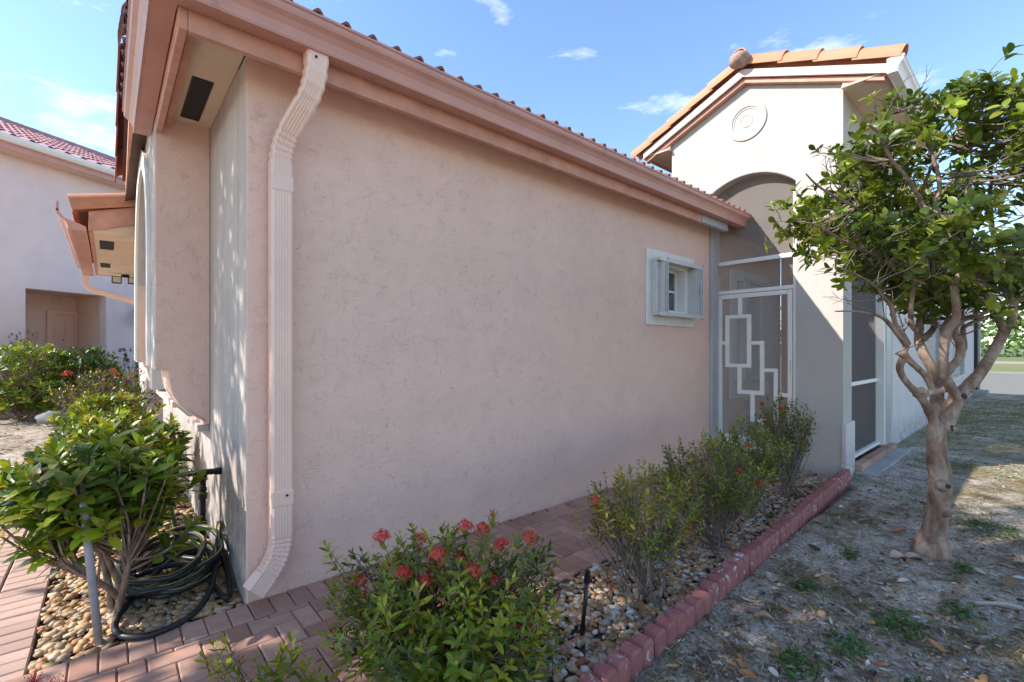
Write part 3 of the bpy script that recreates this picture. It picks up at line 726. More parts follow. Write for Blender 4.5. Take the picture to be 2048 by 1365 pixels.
roof = obj('roof', MB().add([(5.97, 1.03, ZR - .004), (8.8, 1.03, ZR - .004), (8.8, gc, ZP - .004), (5.97, gc, ZP - .004), (8.8, 3.864, ZL - .004), (5.97, 3.864, ZL - .004)], [(0, 1, 2, 3), (3, 2, 4, 5)]), 'under', house)
def barrel(L=.40, r=.09, skirt=.05, n=10, taper=.9, th=.014):
    """a barrel tile lying along +x, flat side down, with the wide end at x = L"""
    m = MB(); secs = []
    for x, k in ((0, taper), (L, 1.0)):
        o = [(-r * k, -skirt)] + [(-r * k * math.cos(PI * i / n), r * k * math.sin(PI * i / n)) for i in range(n + 1)] + [(r * k, -skirt)]
        q = r * k - th
        i_ = [(q, -skirt)] + [(q * math.cos(PI * i / n), q * math.sin(PI * i / n)) for i in range(n + 1)] + [(-q, -skirt)]
        secs.append([(x, a, b) for a, b in o + i_])
    N = len(secs[0])
    v = secs[0] + secs[1]; f = [(i, (i + 1) % N, (i + 1) % N + N, i + N) for i in range(N)]
    h = N // 2
    for e in (0, N):
        for i in range(h - 1): f.append((e + i, e + i + 1, e + N - 2 - i, e + N - 1 - i))
    m.add(v, f); return m
bar_me = barrel().mesh('barrel_tile', 'terracotta', True)
bar_me.set_sharp_from_angle(angle=math.radians(50))
bar_dk = barrel().mesh('dark_barrel_tile', 'maroon_tile', True); bar_dk.set_sharp_from_angle(angle=math.radians(50))
def lay(me, parent, a, b, n, name='ridge_tile', roll=0, lift=.02, over=1.1):
    """n barrel tiles from a (high end) to b (low end), each lapping the next one down"""
    A, B_ = Vector(a), Vector(b); d = (B_ - A); L = d.length / n; d.normalize()
    s_ = d.cross(Vector((0, 0, 1))).normalized(); u = s_.cross(d).normalized()
    R_ = Matrix((d, -s_, u)).transposed()
    w = wloc(parent)
    for k in range(n):
        o = link(name, me, parent); tilt = Matrix.Rotation(-.05 + rnd.uniform(-.008, .008), 3, 'Y')
        rm = (R_ @ Matrix.Rotation(roll, 3, 'X') @ tilt).to_4x4()
        o.matrix_local = Matrix.Translation(A + d * L * k + u * (lift + rnd.uniform(-.004, .004)) - w) @ rm @ Matrix.Diagonal((L * over / .40, 1, 1, 1))
lay(bar_me, roof, (5.975, gc - .06, ZP + .055), (5.975, .955, ZR + .03), 4, 'rake_tile', 0)
lay(bar_me, roof, (5.975, gc + .08, ZP + .045), (5.975, 3.99, ZL - .02), 5, 'rake_tile', 0)
lay(bar_me, roof, (8.6, gc, ZP + .085), (5.86, gc, ZP + .085), 7, 'ridge_tile')
mt = MB(); bmx = bmesh.new(); bmesh.ops.create_icosphere(bmx, subdivisions=3, radius=.115)
for v_ in bmx.verts: v_.co *= 1 + .22 * mnoise.noise(v_.co * 14) ; v_.co.z *= .8
mt.add([(v_.co.x + 5.875, v_.co.y + gc + .01, v_.co.z + ZP + .095) for v_ in bmx.verts], [tuple(q.index for q in f_.verts) for f_ in bmx.faces]); bmx.free()
obj('mortar_cap', mt, 'mortar', roof, smooth=True)
def stile(w=.30, L=.42, rolls=2, h=.045, n=5, th=.016):
    """roof tile with rounded rolls; +x runs across, +y up the slope, front edge with thickness at y = 0"""
    N = rolls * n * 2; m = MB(); v = []
    for y in (0, L):
        for i in range(N + 1):
            x = w * i / N; ph = (i % (2 * n)) / (2 * n); z = h * max(0, math.sin(ph * 2 * PI)) ** .8 - .010 * max(0, -math.sin(ph * 2 * PI)); v.append((x, y, z + (.030 if y == 0 else 0)))
    for i in range(N + 1): v.append((v[i][0], 0, v[i][2] - th))
    f = [(i, i + 1, N + 2 + i, N + 1 + i) for i in range(N)] + [(i, 2 * N + 2 + i, 2 * N + 3 + i, i + 1) for i in range(N)]
    m.add(v, f); return m
def tile_slope(parent, me, org, across, upv, cols, rows, keep, name='roof_tile', w=.30, course=.36, clip=None):
    """courses of tiles on a slope; tiles for which keep(row, col) holds are parts, the rest one joined part"""
    A = Vector(across).normalized(); U = Vector(upv).normalized(); Nn = A.cross(U)
    if Nn.z < 0: Nn = -Nn
    base = Matrix((A, U, Nn)).transposed(); o0 = Vector(org) - wloc(parent); rest = MB()
    src = [tuple(v.co) for v in me.vertices]; srf = [tuple(p.vertices) for p in me.polygons]
    for r_ in range(rows):
        for c_ in range(cols):
            p = o0 + A * (c_ * w) + U * (r_ * course) + Nn * rnd.uniform(0, .006)
            if clip and not clip(c_ * w + w / 2, r_ * course + course / 2): continue
            mm = Matrix.Translation(p) @ (base @ Matrix.Rotation(rnd.uniform(-.012, .012), 3, 'Z')).to_4x4()
            if keep(r_, c_):
                o = link(name, me, parent); o.matrix_local = mm
            else: rest.add([mm @ Vector(q) for q in src], srf)
    if rest.v:
        o = link('upper_tiles', rest.mesh('upper_tiles', me.materials[0], True), parent); o['kind'] = 'stuff'
ti_dk = stile().mesh('dark_roof_tile', 'maroon_tile', True); ti_dk.set_sharp_from_angle(angle=math.radians(50))
ti_tc = stile().mesh('terracotta_roof_tile', 'terracotta', True); ti_tc.set_sharp_from_angle(angle=math.radians(50))
cs = math.cos(math.atan(SL)); sn = math.sin(math.atan(SL))
tile_slope(roof, ti_tc, (6.06, .96, ZR - .015), (1, 0, 0), (0, cs, sn), 9, 4, lambda r, c: r == 0)
tile_slope(roof, ti_tc, (6.06, 3.93, ZL - .015), (1, 0, 0), (0, -cs, sn), 9, 4, lambda r, c: r == 0)

# garage roof: hip at the front corner
EZ = 3.125
gr = obj('roof', MB().add([(.15, 2.47, EZ), (8.6, 2.47, EZ), (8.6, 5.55, EZ + 3.08 * SL), (3.23, 5.55, EZ + 3.08 * SL), (.15, 8.63, EZ)], [(0, 1, 2, 3), (0, 3, 4)]), 'under', house)
tile_slope(gr, ti_dk, (.19, 2.505, EZ - .040), (1, 0, 0), (0, cs, sn), 20, 8, lambda r, c: r == 0, clip=lambda x, y: x > y * .9 and not (x > 5.6 and y > .95))
tile_slope(gr, ti_dk, (.09, 4.3, EZ - .005), (0, -1, 0), (cs, 0, sn), 6, 6, lambda r, c: r <= 1, clip=lambda x, y: (1.83 - x) > y * .9)
lay(bar_dk, gr, (3.2, 5.5, EZ + 1.33), (.13, 2.45, EZ + .05), 9)
# cross gable over the arch
bg = obj('roof', MB().add([(.13, 3.86, 3.40), (3.0, 3.86, 3.40), (3.0, 5.55, 4.10), (.13, 5.55, 4.10), (3.0, 7.24, 3.40), (.13, 7.24, 3.40)], [(0, 1, 2, 3), (3, 2, 4, 5)]), 'under', house)
lay(bar_dk, bg, (.15, 5.5, 4.16), (.15, 3.80, 3.45), 4, 'rake_tile'); lay(bar_dk, bg, (.15, 5.6, 4.16), (.15, 7.36, 3.43), 4, 'rake_tile')
obj('fascia', MB().prism([(5.55, 4.095), (7.22, 3.40), (7.22, 3.22), (5.55, 3.92)], 'x', .16, .2), 'fascia', bg); obj('fascia', MB().prism([(5.549, 4.095), (3.88, 3.40), (3.88, 3.22), (5.549, 3.92)], 'x', .16, .2), 'fascia', bg)
# main roof behind the porch: a hip ridge of terracotta tiles over its slope
mr = obj('roof', MB().add([(5.2, 4.35, 3.9), (9.0, 4.35, 4.28), (9.0, 7.0, 4.6), (5.2, 7.0, 4.2)], [(0, 1, 2, 3)]), 'under', house)
lay(bar_me, mr, (7.6, 4.4, 4.34), (5.0, 4.4, 4.10), 6)

# low roof over the entry, seen from its near end
EN = thing
lr = obj('entry_roof', MB().add([(-.25, 7.16, 2.93), (1.9, 7.16, 3.62), (1.9, 11.3, 3.62), (-.25, 11.3, 2.93)], [(0, 1, 2, 3)]), 'under', house)
obj('end_board', MB().prism([(-.125, 2.772), (1.0, 2.772), (1.0, 3.20), (-.125, 2.80)], 'y', 7.185, 7.20), 'tan_wood', lr)
obj('soffit', MB().box(-.13, .489, 7.18, 11.26, 2.745, 2.77), 'tan_wood', lr)
obj('soffit', MB().box(.4895, 3.4, 7.86, 9.998, 2.745, 2.77), 'tan_wood', lr)
obj('fascia', MB().prism([(-.165, 2.955), (.9, 3.295), (.9, 3.10), (-.165, 2.74)], 'y', 7.14, 7.178), 'fascia', lr, bevel=.003)
obj('fascia', MB().box(-.168, -.131, 7.18, 11.28, 2.735, 2.95), 'fascia', lr, bevel=.003)
obj('fascia', MB().box(-.13, .5, 11.262, 11.3, 2.735, 2.93), 'fascia', lr, bevel=.003)
for y0, y1, x0, x1 in ((7.72, 8.35, -.08, .06), (9.72, 10.2, -.09, .03)): obj('vent', MB().box(x0, x1, y0, y1, 2.738, 2.75), 'dark', lr)
bar_big = barrel(r=.125, skirt=.07).mesh('big_barrel_tile', 'terracotta', True); bar_big.set_sharp_from_angle(angle=math.radians(50))
lay(bar_big, lr, (1.0, 7.2, 3.36), (-.27, 7.2, 2.955), 2, 'rake_tile', 0, .03, 1.04)
tile_slope(lr, ti_tc, (-.3, 11.2, 2.93), (0, -1, 0), (.952, 0, .305), 13, 4, lambda r, c: r == 0)
dz2 = 2.90 - 3.114
g3 = gutter([lambda o, z: (-.18 - o * 1.5, 7.05, 2.92 + (z - 3.114) * 1.4), lambda o, z: (-.18 - o * 1.5, 11.3, 2.92 + (z - 3.114) * 1.4)])
obj('gutter_strap', MB().box(-.425, -.405, 7.05, 7.075, 2.9, 3.0), 'gutter', g3)
dp = [(-.30, 11.2, 2.76), (-.30, 11.2, 2.70)] + bend((-.30, 11.2, 2.75), (-.30, 11.2, 2.47), (.47, 11.2, 2.25), 8, .13) + [(.44, 11.2, 2.26)]
obj('downspout', MB().sweep(dp, [(-.045, -.04), (.045, -.04), (.045, .04), (.02, .044), (-.02, .044), (-.045, .04)], up=(0, -1, 0)), 'downspout', house)
pe = MB().tube(smooth_path([(.49, 9.93, .02), (.35, 9.9, .22), (.15, 9.85, .20), (.02, 9.8, .08)]), .075, 12); pe.tube(smooth_path([(.45, 9.8, .04), (.30, 9.75, .10), (.26, 9.7, -.05)]), .055, 12)
obj('drain_pipe', pe, 'downspout', house, smooth=True)
fl = thing('floodlight', 'small dark twin head floodlight hung under the corner of the low entry eave', 'floodlight', (.24, 11.0, 2.74))
obj('mount', MB().tube([(.24, 11.0, 2.742), (.24, 11.0, 2.70)], .06, 12), 'bronze', fl)
for dx, dy in ((-.12, -.03), (.10, -.08)):
    h_ = obj('lamp_head', MB().box(.24 + dx - .07, .24 + dx + .07, 10.9 + dy, 11.0 + dy, 2.57, 2.70), 'bronze', fl, bevel=.012)
    obj('lens', MB().box(.24 + dx - .055, .24 + dx + .055, 10.895 + dy, 10.90 + dy, 2.585, 2.685), 'lens', h_)
# ------------------------------------------------------------------ neighbouring house
nb = thing('neighbour_house', 'two storey lavender pink stucco house with rose tiled roof and recessed front door', 'house', (-1.328, 14.299, 0), math.radians(31.73))
def nobj(name, mb, mat, parent=None, **kw): return obj(name, mb, mat, parent or nb, local=True, **kw)
nobj('wall', MB().prism([(-.8, -.2), (0, -.2), (0, 2.7), (1.52, 2.7), (1.52, -.2), (11, -.2), (11, 5.46), (-.8, 5.46)], 'y', 0, .22), 'stucco_far')
nobj('wall', MB().prism(rect(-.8, 11, -.2, 5.46), 'y', 10.8, 11.0), 'stucco_far'); nobj('wall', MB().prism([(.221, -.2), (10.799, -.2), (10.799, 5.46), (5.9, 8.0), (.221, 5.46)], 'x', -.8, -.6), 'stucco_far'); nobj('wall', MB().prism(rect(.221, 10.799, -.2, 5.46), 'x', 10.8, 11), 'stucco_far')
M['stucco_peach'] = stucco('peach recess stucco', (.76, .52, .40), ((.3, .18, .13), 3, .56, .5), None, .5)
nobj('recess_wall', MB().box(-.2, 1.72, 1.1, 1.25, -.2, 2.9), 'stucco_peach')
nobj('recess_wall', MB().box(-.2, -.001, .221, 1.099, -.2, 2.9), 'stucco_peach'); nobj('recess_wall', MB().box(1.521, 1.72, .221, 1.099, -.2, 2.9), 'stucco_peach')
nobj('recess_ceiling', MB().box(.0, 1.52, .221, 1.099, 2.7, 2.9), 'stucco_peach')
nd = nobj('front_door', MB().box(1.02, 1.47, 1.07, 1.098, 0, 2.24), 'far_door')
pm = MB()
for x0, x1 in ((1.07, 1.22), (1.27, 1.42)):
    for z0, z1 in ((.15, .85), (.97, 1.55), (1.67, 2.08)):
        pm.box(x0, x1, 1.055, 1.069, z0, z1)
nobj('door_panel', pm, 'far_door', nd, bevel=.012)
nobj('door_frame', MB().box(.92, 1.01, 1.04, 1.098, 0, 2.33).box(1.475, 1.518, 1.04, 1.098, 0, 2.33).box(1.01, 1.475, 1.04, 1.098, 2.242, 2.33), 'far_door', nd, bevel=.005)
nobj('door_handle', MB().tube([(1.05, 1.06, 1.05), (1.05, 1.0, 1.05)], .03, 10), 'bronze', nd)
nobj('peephole', MB().tube([(1.245, 1.07, 1.62), (1.245, 1.05, 1.62)], .014, 8), 'bronze', nd)
nobj('camera', MB().tube([(.17, 1.098, 2.56), (.17, 1.0, 2.52)], .035, 10), 'white', bevel=.005)
nobj('conduit', MB().tube([(.15, 1.085, 2.5), (.15, 1.085, .2)], .012, 6), 'alu_grey')
nobj('meter_box', MB().box(-.06, -.0015, .06, .2, 2.02, 2.26).box(.001, .02, .05, .18, 2.02, 2.26), 'alu_grey')
la = MB().tube(smooth_path([(2.16, -.01, 2.35), (2.16, -.12, 2.55), (2.16, -.24, 2.50), (2.16, -.24, 2.40)]), .014, 6); la.tube([(2.16, -.24, 2.40), (2.16, -.24, 2.34)], [.03, .12], 8); la.tube([(2.16, -.24, 2.33), (2.16, -.24, 2.02)], [.10, .055], 8)
lan = thing('wall_lantern', 'black carriage lantern on a bracket fixed to the pink house beside the hedge', 'lantern', (-1.328 + 2.16 * .8506, 14.299 + 2.16 * .5258, 2.3), math.radians(31.73))
la.v = [(x - 2.16, y, z - 2.3) for x, y, z in la.v]; obj('lantern_body', la, 'bronze', lan, local=True)
nsl = math.tan(math.radians(22)); nw = 6.55
nobj('soffit', MB().box(-1.1, 11.5, -.36, -.001, 5.44, 5.46), 'stucco_peach')
nobj('fascia', MB().box(-1.1, 11.5, -.40, -.362, 5.43, 5.64), M['gutter'])
nobj('gutter', MB().prism([(-.402, 5.56), (-.49, 5.56), (-.53, 5.62), (-.53, 5.69), (-.402, 5.69)], 'x', -1.1, 11.5), 'white')
nr = nobj('roof', MB().add([(-1.1, -.42, 5.66), (11.5, -.42, 5.66), (5.2, 5.9, 5.66 + 6.3 * nsl), (-1.1, 5.9, 5.66 + 6.3 * nsl), (-1.1, 12.2, 5.66), (11.5, 12.2, 5.66)], [(0, 1, 2, 3), (3, 2, 5, 4), (1, 5, 2)]), 'under')
ti_far = stile(.30, .42, 1, .055, 4).mesh('rose_roof_tile', 'far_tile', True); ti_far.set_sharp_from_angle(angle=math.radians(50))
ncs, nsn = math.cos(math.radians(22)), math.sin(math.radians(22))
def ntiles():
    base = Matrix(((1, 0, 0), (0, ncs, nsn), (0, -nsn, ncs))).transposed(); rest = MB()
    src = [tuple(v.co) for v in ti_far.vertices]; srf = [tuple(p.vertices) for p in ti_far.polygons]
    for r_ in range(18):
        for c_ in range(42):
            s_ = -1.1 + c_ * .30; u = r_ * .37
            if s_ > 11.2 - u * .92: continue
            mm = Matrix.Translation((s_, -.47 + u * ncs, 5.665 + u * nsn + rnd.uniform(0, .008))) @ base.to_4x4()
            if s_ < 3.6 and r_ < 15: o = link('roof_tile', ti_far, nr); o.matrix_local = mm
            else: rest.add([mm @ Vector(q) for q in src], srf)
    o = link('outer_tiles', rest.mesh('outer_tiles', 'far_tile', True), nr); o['kind'] = 'stuff'
ntiles()
bar_far = barrel(r=.11).mesh('rose_barrel_tile', 'far_tile', True); bar_far.set_sharp_from_angle(angle=math.radians(50))
zr_ = 5.66 + 6.3 * nsl + .06
for k in range(20):
    o = link('ridge_tile', bar_far, nr); o.location = (-1.15 + k * .33, 5.9, zr_)

# ------------------------------------------------------------------ brick paving, laid piece by piece
pav = {}
def paver(parent, x0, x1, y0, y1, mat='paver'):
    g = .0035; sx, sy = round(x1 - x0 - g, 3), round(y1 - y0 - g, 3)
    if sx < .022 or sy < .022: return
    key = (sx, sy, mat)
    if key not in pav:
        a, b, c = sx / 2, sy / 2, .006; h = .0; m = MB()
        v = [(-a, -b, -.05), (a, -b, -.05), (a, b, -.05), (-a, b, -.05), (-a, -b, -c), (a, -b, -c), (a, b, -c), (-a, b, -c), (-a + c, -b + c, 0), (a - c, -b + c, 0), (a - c, b - c, 0), (-a + c, b - c, 0)]
        f = [(0, 1, 5, 4), (1, 2, 6, 5), (2, 3, 7, 6), (3, 0, 4, 7), (4, 5, 9, 8), (5, 6, 10, 9), (6, 7, 11, 10), (7, 4, 8, 11), (8, 9, 10, 11)]
        m.add(v, f); pav[key] = m.mesh('paver', mat)
    w = wloc(parent)
    o = link('paver', pav[key], parent); o.location = ((x0 + x1) / 2 - w.x, (y0 + y1) / 2 - w.y, rnd.uniform(-.003, .002) - w.z)
    o.rotation_euler = (rnd.gauss(0, .006), rnd.gauss(0, .006), rnd.gauss(0, .005))
def herring(parent, X0, X1, Y0, Y1, ox=0, oy=0, u=.1, mat='paver'):
    i0, i1 = int((X0 - ox) / u) - 6, int((X1 - ox) / u) + 6
    for n in range(int((Y0 - oy) / u) - 3, int((Y1 - oy) / u) + 4):
        for i in range(i0, i1):
            if (i - n) % 4 == 0: b = (i, i + 2, n, n + 1)
            elif (i - n) % 4 == 3: b = (i, i + 1, n, n + 2)
            else: continue
            xa, xb, ya, yb = max(X0, ox + b[0] * u), min(X1, ox + b[1] * u), max(Y0, oy + b[2] * u), min(Y1, oy + b[3] * u)
            if xb - xa > .02 and yb - ya > .02: paver(parent, xa, xb, ya, yb, mat)
def sheet(name, x0, x1, y0, y1, z, mat, **kw): return obj(name, MB().box(x0, x1, y0, y1, z - .05, z), mat, **kw)
M['joint'] = plain('sand joint', (.12, .088, .07), .95, .3, 30, .5, 120)
path = sheet('brick_path', .25, 6.02, 1.90, 2.846, -.014, 'joint', kind='structure')
for k in range(55): paver(path, .47 + k * .1, .57 + k * .1, 2.655, 2.845)
for k in range(48): paver(path, 1.06 + k * .1, 1.16 + k * .1, 1.90, 2.10)
herring(path, 1.06, 5.97, 2.10, 2.655)
walk = sheet('brick_walkway', -.88, .248, 1.2, 2.846, -.0145, 'joint', kind='structure')
sheet('walkway_base', -.88, -.262, 2.8475, 8.7, -.0142, 'joint', kind='structure')
sheet('walkway_base', .249, 1.04, 1.2, 1.899, -.0143, 'joint', kind='structure')
for k in range(8): paver(walk, -.33 + k * .1, -.23 + k * .1, 2.655, 2.845)
herring(walk, -.86, 1.05, 1.75, 2.65, .03, .02)
for k in range(60): paver(walk, -.462, -.264, 2.70 + k * .1, 2.80 + k * .1, 'paver_tan')
for k in range(60):
    for j in range(2): paver(walk, -.668 - j * .2, -.47 - j * .2, 2.66 + k * .1, 2.76 + k * .1, 'paver_tan')

# ------------------------------------------------------------------ gravel beds
def pebbles(name, label_kind, n, area, zf, sizes, palette, seed):
    rs = np.random.RandomState(seed)
    bm = bmesh.new(); bmesh.ops.create_icosphere(bm, subdivisions=1, radius=1); T = np.array([v.co[:] for v in bm.verts]); Fc = np.array([[v.index for v in f.verts] for f in bm.faces]); bm.free()
    kv, kf = len(T), len(Fc)
    var = [T * (1 + rs.uniform(-.16, .16, (kv, 1))) for _ in range(16)]
    P = []; 
    while len(P) < n:
        x, y = rs.uniform(area[0], area[1]), rs.uniform(area[2], area[3])
        if zf(x, y) is not None: P.append((x, y, zf(x, y)))
    P = np.array(P); VV = np.empty((n, kv, 3)); CC = np.empty((n, kv, 4))
    for i in range(n):
        r = sizes[0] + (sizes[1] - sizes[0]) * rs.rand() ** 1.8
        sc = np.array([r * rs.uniform(1.0, 1.5), r * rs.uniform(.75, 1.05), r * rs.uniform(.45, .7)])
        a = rs.uniform(0, 2 * PI); ca, sa = math.cos(a), math.sin(a); q = var[rs.randint(16)] * sc
        tx = rs.normal(0, .25); q = np.stack([q[:, 0], q[:, 1] * math.cos(tx) - q[:, 2] * math.sin(tx), q[:, 1] * math.sin(tx) + q[:, 2] * math.cos(tx)], 1)
        VV[i] = np.stack([q[:, 0] * ca - q[:, 1] * sa, q[:, 0] * sa + q[:, 1] * ca, q[:, 2]], 1) + P[i] + np.array([0, 0, r * .3 + rs.uniform(-.006, .010)])
        c = np.array(palette[rs.choice(len(palette))]) * rs.uniform(.75, 1.2); CC[i] = np.append(c, 1)
    me = bpy.data.meshes.new(name); me.vertices.add(n * kv); me.vertices.foreach_set('co', VV.ravel())
    idx = (Fc[None] + (np.arange(n) * kv)[:, None, None]).ravel().astype(np.int32)
    me.loops.add(len(idx)); me.loops.foreach_set('vertex_index', idx); me.polygons.add(n * kf); me.polygons.foreach_set('loop_start', np.arange(0, len(idx), 3, dtype=np.int32)); me.update(calc_edges=True)
    ca_ = me.color_attributes.new('tint', 'FLOAT_COLOR', 'POINT'); ca_.data.foreach_set('color', CC.ravel())
    me.polygons.foreach_set('use_smooth', [True] * (n * kf)); me.materials.append(M['pebble'])
    return link(name, me, None, kind='stuff')
TAN = [(.54, .33, .15), (.62, .38, .18), (.46, .25, .11), (.64, .46, .27), (.56, .29, .15), (.38, .26, .16), (.50, .39, .28)]
MIXD = TAN + [(.66, .58, .48), (.72, .66, .57), (.42, .36, .30), (.38, .17, .09), (.24, .17, .13), (.52, .36, .24)]
def zl(x, y): return -.022 if (-.255 < x < .555 and 2.86 < y < 8.6) and not (x > .555) else None
pebbles('gravel', '', 2600, (-.255, .555, 2.862, 4.6), zl, (.013, .030), TAN, 3)
pebbles('gravel', '', 1300, (-.255, .555, 4.6, 8.6), zl, (.016, .034), TAN, 4)
def ey(x): return 1.155 + (x - 2.1) * .0493
def zr2(x, y): return -.024 if ey(x) + .07 < y < 1.893 else None
pebbles('gravel', '', 3600, (1.05, 3.4, 1.15, 1.895), zr2, (.011, .027), MIXD, 5)
pebbles('gravel', '', 1900, (3.4, 5.98, 1.2, 1.895), zr2, (.013, .028), MIXD, 6)
sheet('bed_soil', -.26, .56, 2.8485, 8.7, -.028, 'soil', kind='structure'); obj('bed_soil', MB().prism([(1.055, ey(1.055) + .03), (6.0, ey(6.0) + .03), (6.0, 1.898), (1.055, 1.898)], 'z', -.08, -.030), 'soil', kind='structure')

# ------------------------------------------------------------------ scalloped edging blocks
def edging_mesh(L=.575, n=6, th=.058, h=.076):
    m = MB(); k = 8; N = n * k; secs = []
    for i in range(N + 1):
        x = L * i / N; ph = (i % k) / k; s_ = math.sin(PI * ph) ** .55 if 0 < ph < 1 else 0
        top = h + .036 * s_; off = .013 * s_
        secs.append([(x, -.0 - off, -.06), (x, -.0 - off, top - .014), (x, .008 - off, top), (x, th - .008 + off, top), (x, th + off, top - .014), (x, th + off, -.06)])
    c = len(secs[0]); m.v = [p for s_ in secs for p in s_]
    for i in range(N):
        for j in range(c): q = (j + 1) % c; m.f.append((i * c + j, i * c + q, (i + 1) * c + q, (i + 1) * c + j))
    m.f.append(tuple(range(c))); m.f.append(tuple(range(N * c, N * c + c))); m.mi = [0] * len(m.f)
    return m.mesh('edging_block', 'edging')
em = edging_mesh()
ELAB = ['red scalloped edging block at the near end of the row, cut by the picture bottom', 'clean red scalloped edging block second from the near end of the row',
        'red scalloped edging block with one white spot beside the leggy nearer shrub', 'scalloped edging block speckled with pale lichen, fourth from the near end',
        'lichen crusted scalloped edging block beside the middle leggy shrub', 'weathered scalloped edging block third from the porch corner',
        'scalloped edging block second from the porch corner', 'pinkish scalloped edging block touching the white porch plinth']
ang = math.atan(.0493)
for k in range(8):
    o = link('edging_block', em, None, ELAB[k], 'garden edging', 'scalloped red edging blocks along the gravel bed')
    x = 1.26 + k * .589; o.location = (x, ey(x), rnd.uniform(-.006, .006)); o.rotation_euler = (rnd.gauss(0, .03), rnd.gauss(0, .01), ang + rnd.gauss(0, .008))
# ------------------------------------------------------------------ pipes, hose, sprinklers
rp = thing('sprinkler_riser', 'weathered grey riser pipe with red sprinkler cap leaning inside the large leafed shrub', 'sprinkler', (-.03, 2.925, 0))
b_, t_ = Vector((-.03, 2.925, -.03)), Vector((-.03, 2.925, .74)) - VR * .085
ax = (t_ - b_).normalized()
obj('pipe', MB().tube([b_, b_.lerp(t_, .5), t_], .0165, 12), 'pvc_grey', rp, smooth=True)
obj('sprinkler_head', MB().tube([t_ - ax * .05, t_ + ax * .015, t_ + ax * .016, t_ + ax * .03], [.021, .021, .017, .017], 12), 'black_plastic', rp)
obj('red_cap', MB().tube([t_ + ax * .031, t_ + ax * .045], .019, 12), 'red_cap', rp, bevel=.002)
sp = thing('sprinkler_riser', 'thin black sprinkler riser standing in the gravel beside the red flowered bush', 'sprinkler', (1.735, 1.475, 0))
b_ = Vector((1.735, 1.475, -.04)); t_ = Vector((1.735, 1.475, .285)) + VR * .03
ax = (t_ - b_).normalized()
obj('pipe', MB().tube([b_, t_], .0105, 10), 'black_plastic', sp, smooth=True)
obj('sprinkler_head', MB().tube([t_ - ax * .035, t_, t_ + ax * .001, t_ + ax * .022], [.0155, .0155, .0115, .0115], 12), 'black_plastic', sp)
obj('coupling', MB().tube([b_ + ax * .045, b_ + ax * .08], .0145, 12), 'black_plastic', sp)
tr = thing('standpipe', 'black tee shaped irrigation standpipe against the front wall above the hose coil', 'pipe', (.47, 3.63, 0))
q = MB().tube([(.47, 3.63, -.05), (.47, 3.63, .565)], .019, 12)
for z0, z1, r in ((.20, .26, .026), (.40, .44, .027), (.45, .475, .024), (.52, .56, .025)): q.tube([(.47, 3.63, z0), (.47, 3.63, z1)], r, 12)
obj('upright', q, 'black_plastic', tr, bevel=.003)
q = MB().tube([(.562, 3.55, .585), (.47, 3.63, .575), (.40, 3.685, .565)], .0195, 12); q.tube([(.402, 3.683, .565), (.34, 3.73, .56)], .012, 10); q.tube([(.56, 3.552, .585), (.535, 3.573, .582)], .024, 12)
obj('tee_arm', q, 'black_plastic', tr, bevel=.002)
q = MB().tube([(.345, 3.726, .56), (.30, 3.76, .56)], .02, 10); q.tube([(.315, 3.75, .56), (.315, 3.75, .61)], .008, 8); q.tube([(.29, 3.73, .615), (.34, 3.77, .615)], .009, 8); q.tube([(.302, 3.758, .56), (.295, 3.76, .50)], .013, 10)
obj('spigot', q, 'brass', tr, bevel=.002)
obj('hose_connector', MB().tube([(.295, 3.76, .50), (.293, 3.76, .455)], .019, 10), 'green_plastic', tr, bevel=.003)
zc = Vector((.29, 3.42, 0)); pts = [Vector((.293, 3.76, .46)), Vector((.31, 3.74, .33)), Vector((.335, 3.68, .18)), Vector((.30, 3.60, .07))]
hr_ = random.Random(5)
for k in range(12):
    R1 = hr_.uniform(.15, .245); R2 = hr_.uniform(.20, .34); cx = zc.x + hr_.uniform(-.05, .03); cy = zc.y + hr_.uniform(-.07, .07); tl = hr_.uniform(-.25, .25); z0 = .02 + .010 * k + hr_.uniform(0, .03)
    for j in range(9):
        a = 2 * PI * j / 9 + k * .5
        pts.append(Vector((min(.535, cx + R1 * math.cos(a)), cy + R2 * math.sin(a), max(.014, z0 + .05 * math.sin(a + tl * 9) * (k / 9) + hr_.uniform(-.012, .018)))))
pts += [Vector((.50, 3.35, .13)), Vector((.53, 3.42, .24)), Vector((.545, 3.52, .25)), Vector((.53, 3.50, .10)), Vector((.50, 3.30, .14)), Vector((.47, 3.17, .10)), Vector((.42, 3.02, .04)), Vector((.32, 2.87, .016)), Vector((.16, 2.81, .014)), Vector((.05, 2.88, .02)), Vector((.03, 3.03, .03)), Vector((.11, 3.22, .05)), Vector((.24, 3.38, .11)), Vector((.38, 3.50, .13)), Vector((.50, 3.42, .12)), Vector((.535, 3.22, .07)), Vector((.52, 3.02, .02)), Vector((.49, 2.95, .016)), Vector((.46, 3.06, .03)), Vector((.40, 3.22, .10)), Vector((.30, 3.34, .12)), Vector((.12, 3.38, .1))]
hz = thing('garden_hose', 'black garden hose with yellow stripe heaped in loose coils at the wall corner', 'hose', (.29, 3.42, 0))
hp = smooth_path(pts, 7)
hm = MB().tube(hp, .0150, 14, stripe=1)
obj('hose', hm, ['hose', 'hose_stripe'], hz, smooth=True)
e_ = hp[-1]; obj('hose_end', MB().tube([e_, e_ + Vector((-.045, .015, -.01))], .015, 10), 'brass', hz)

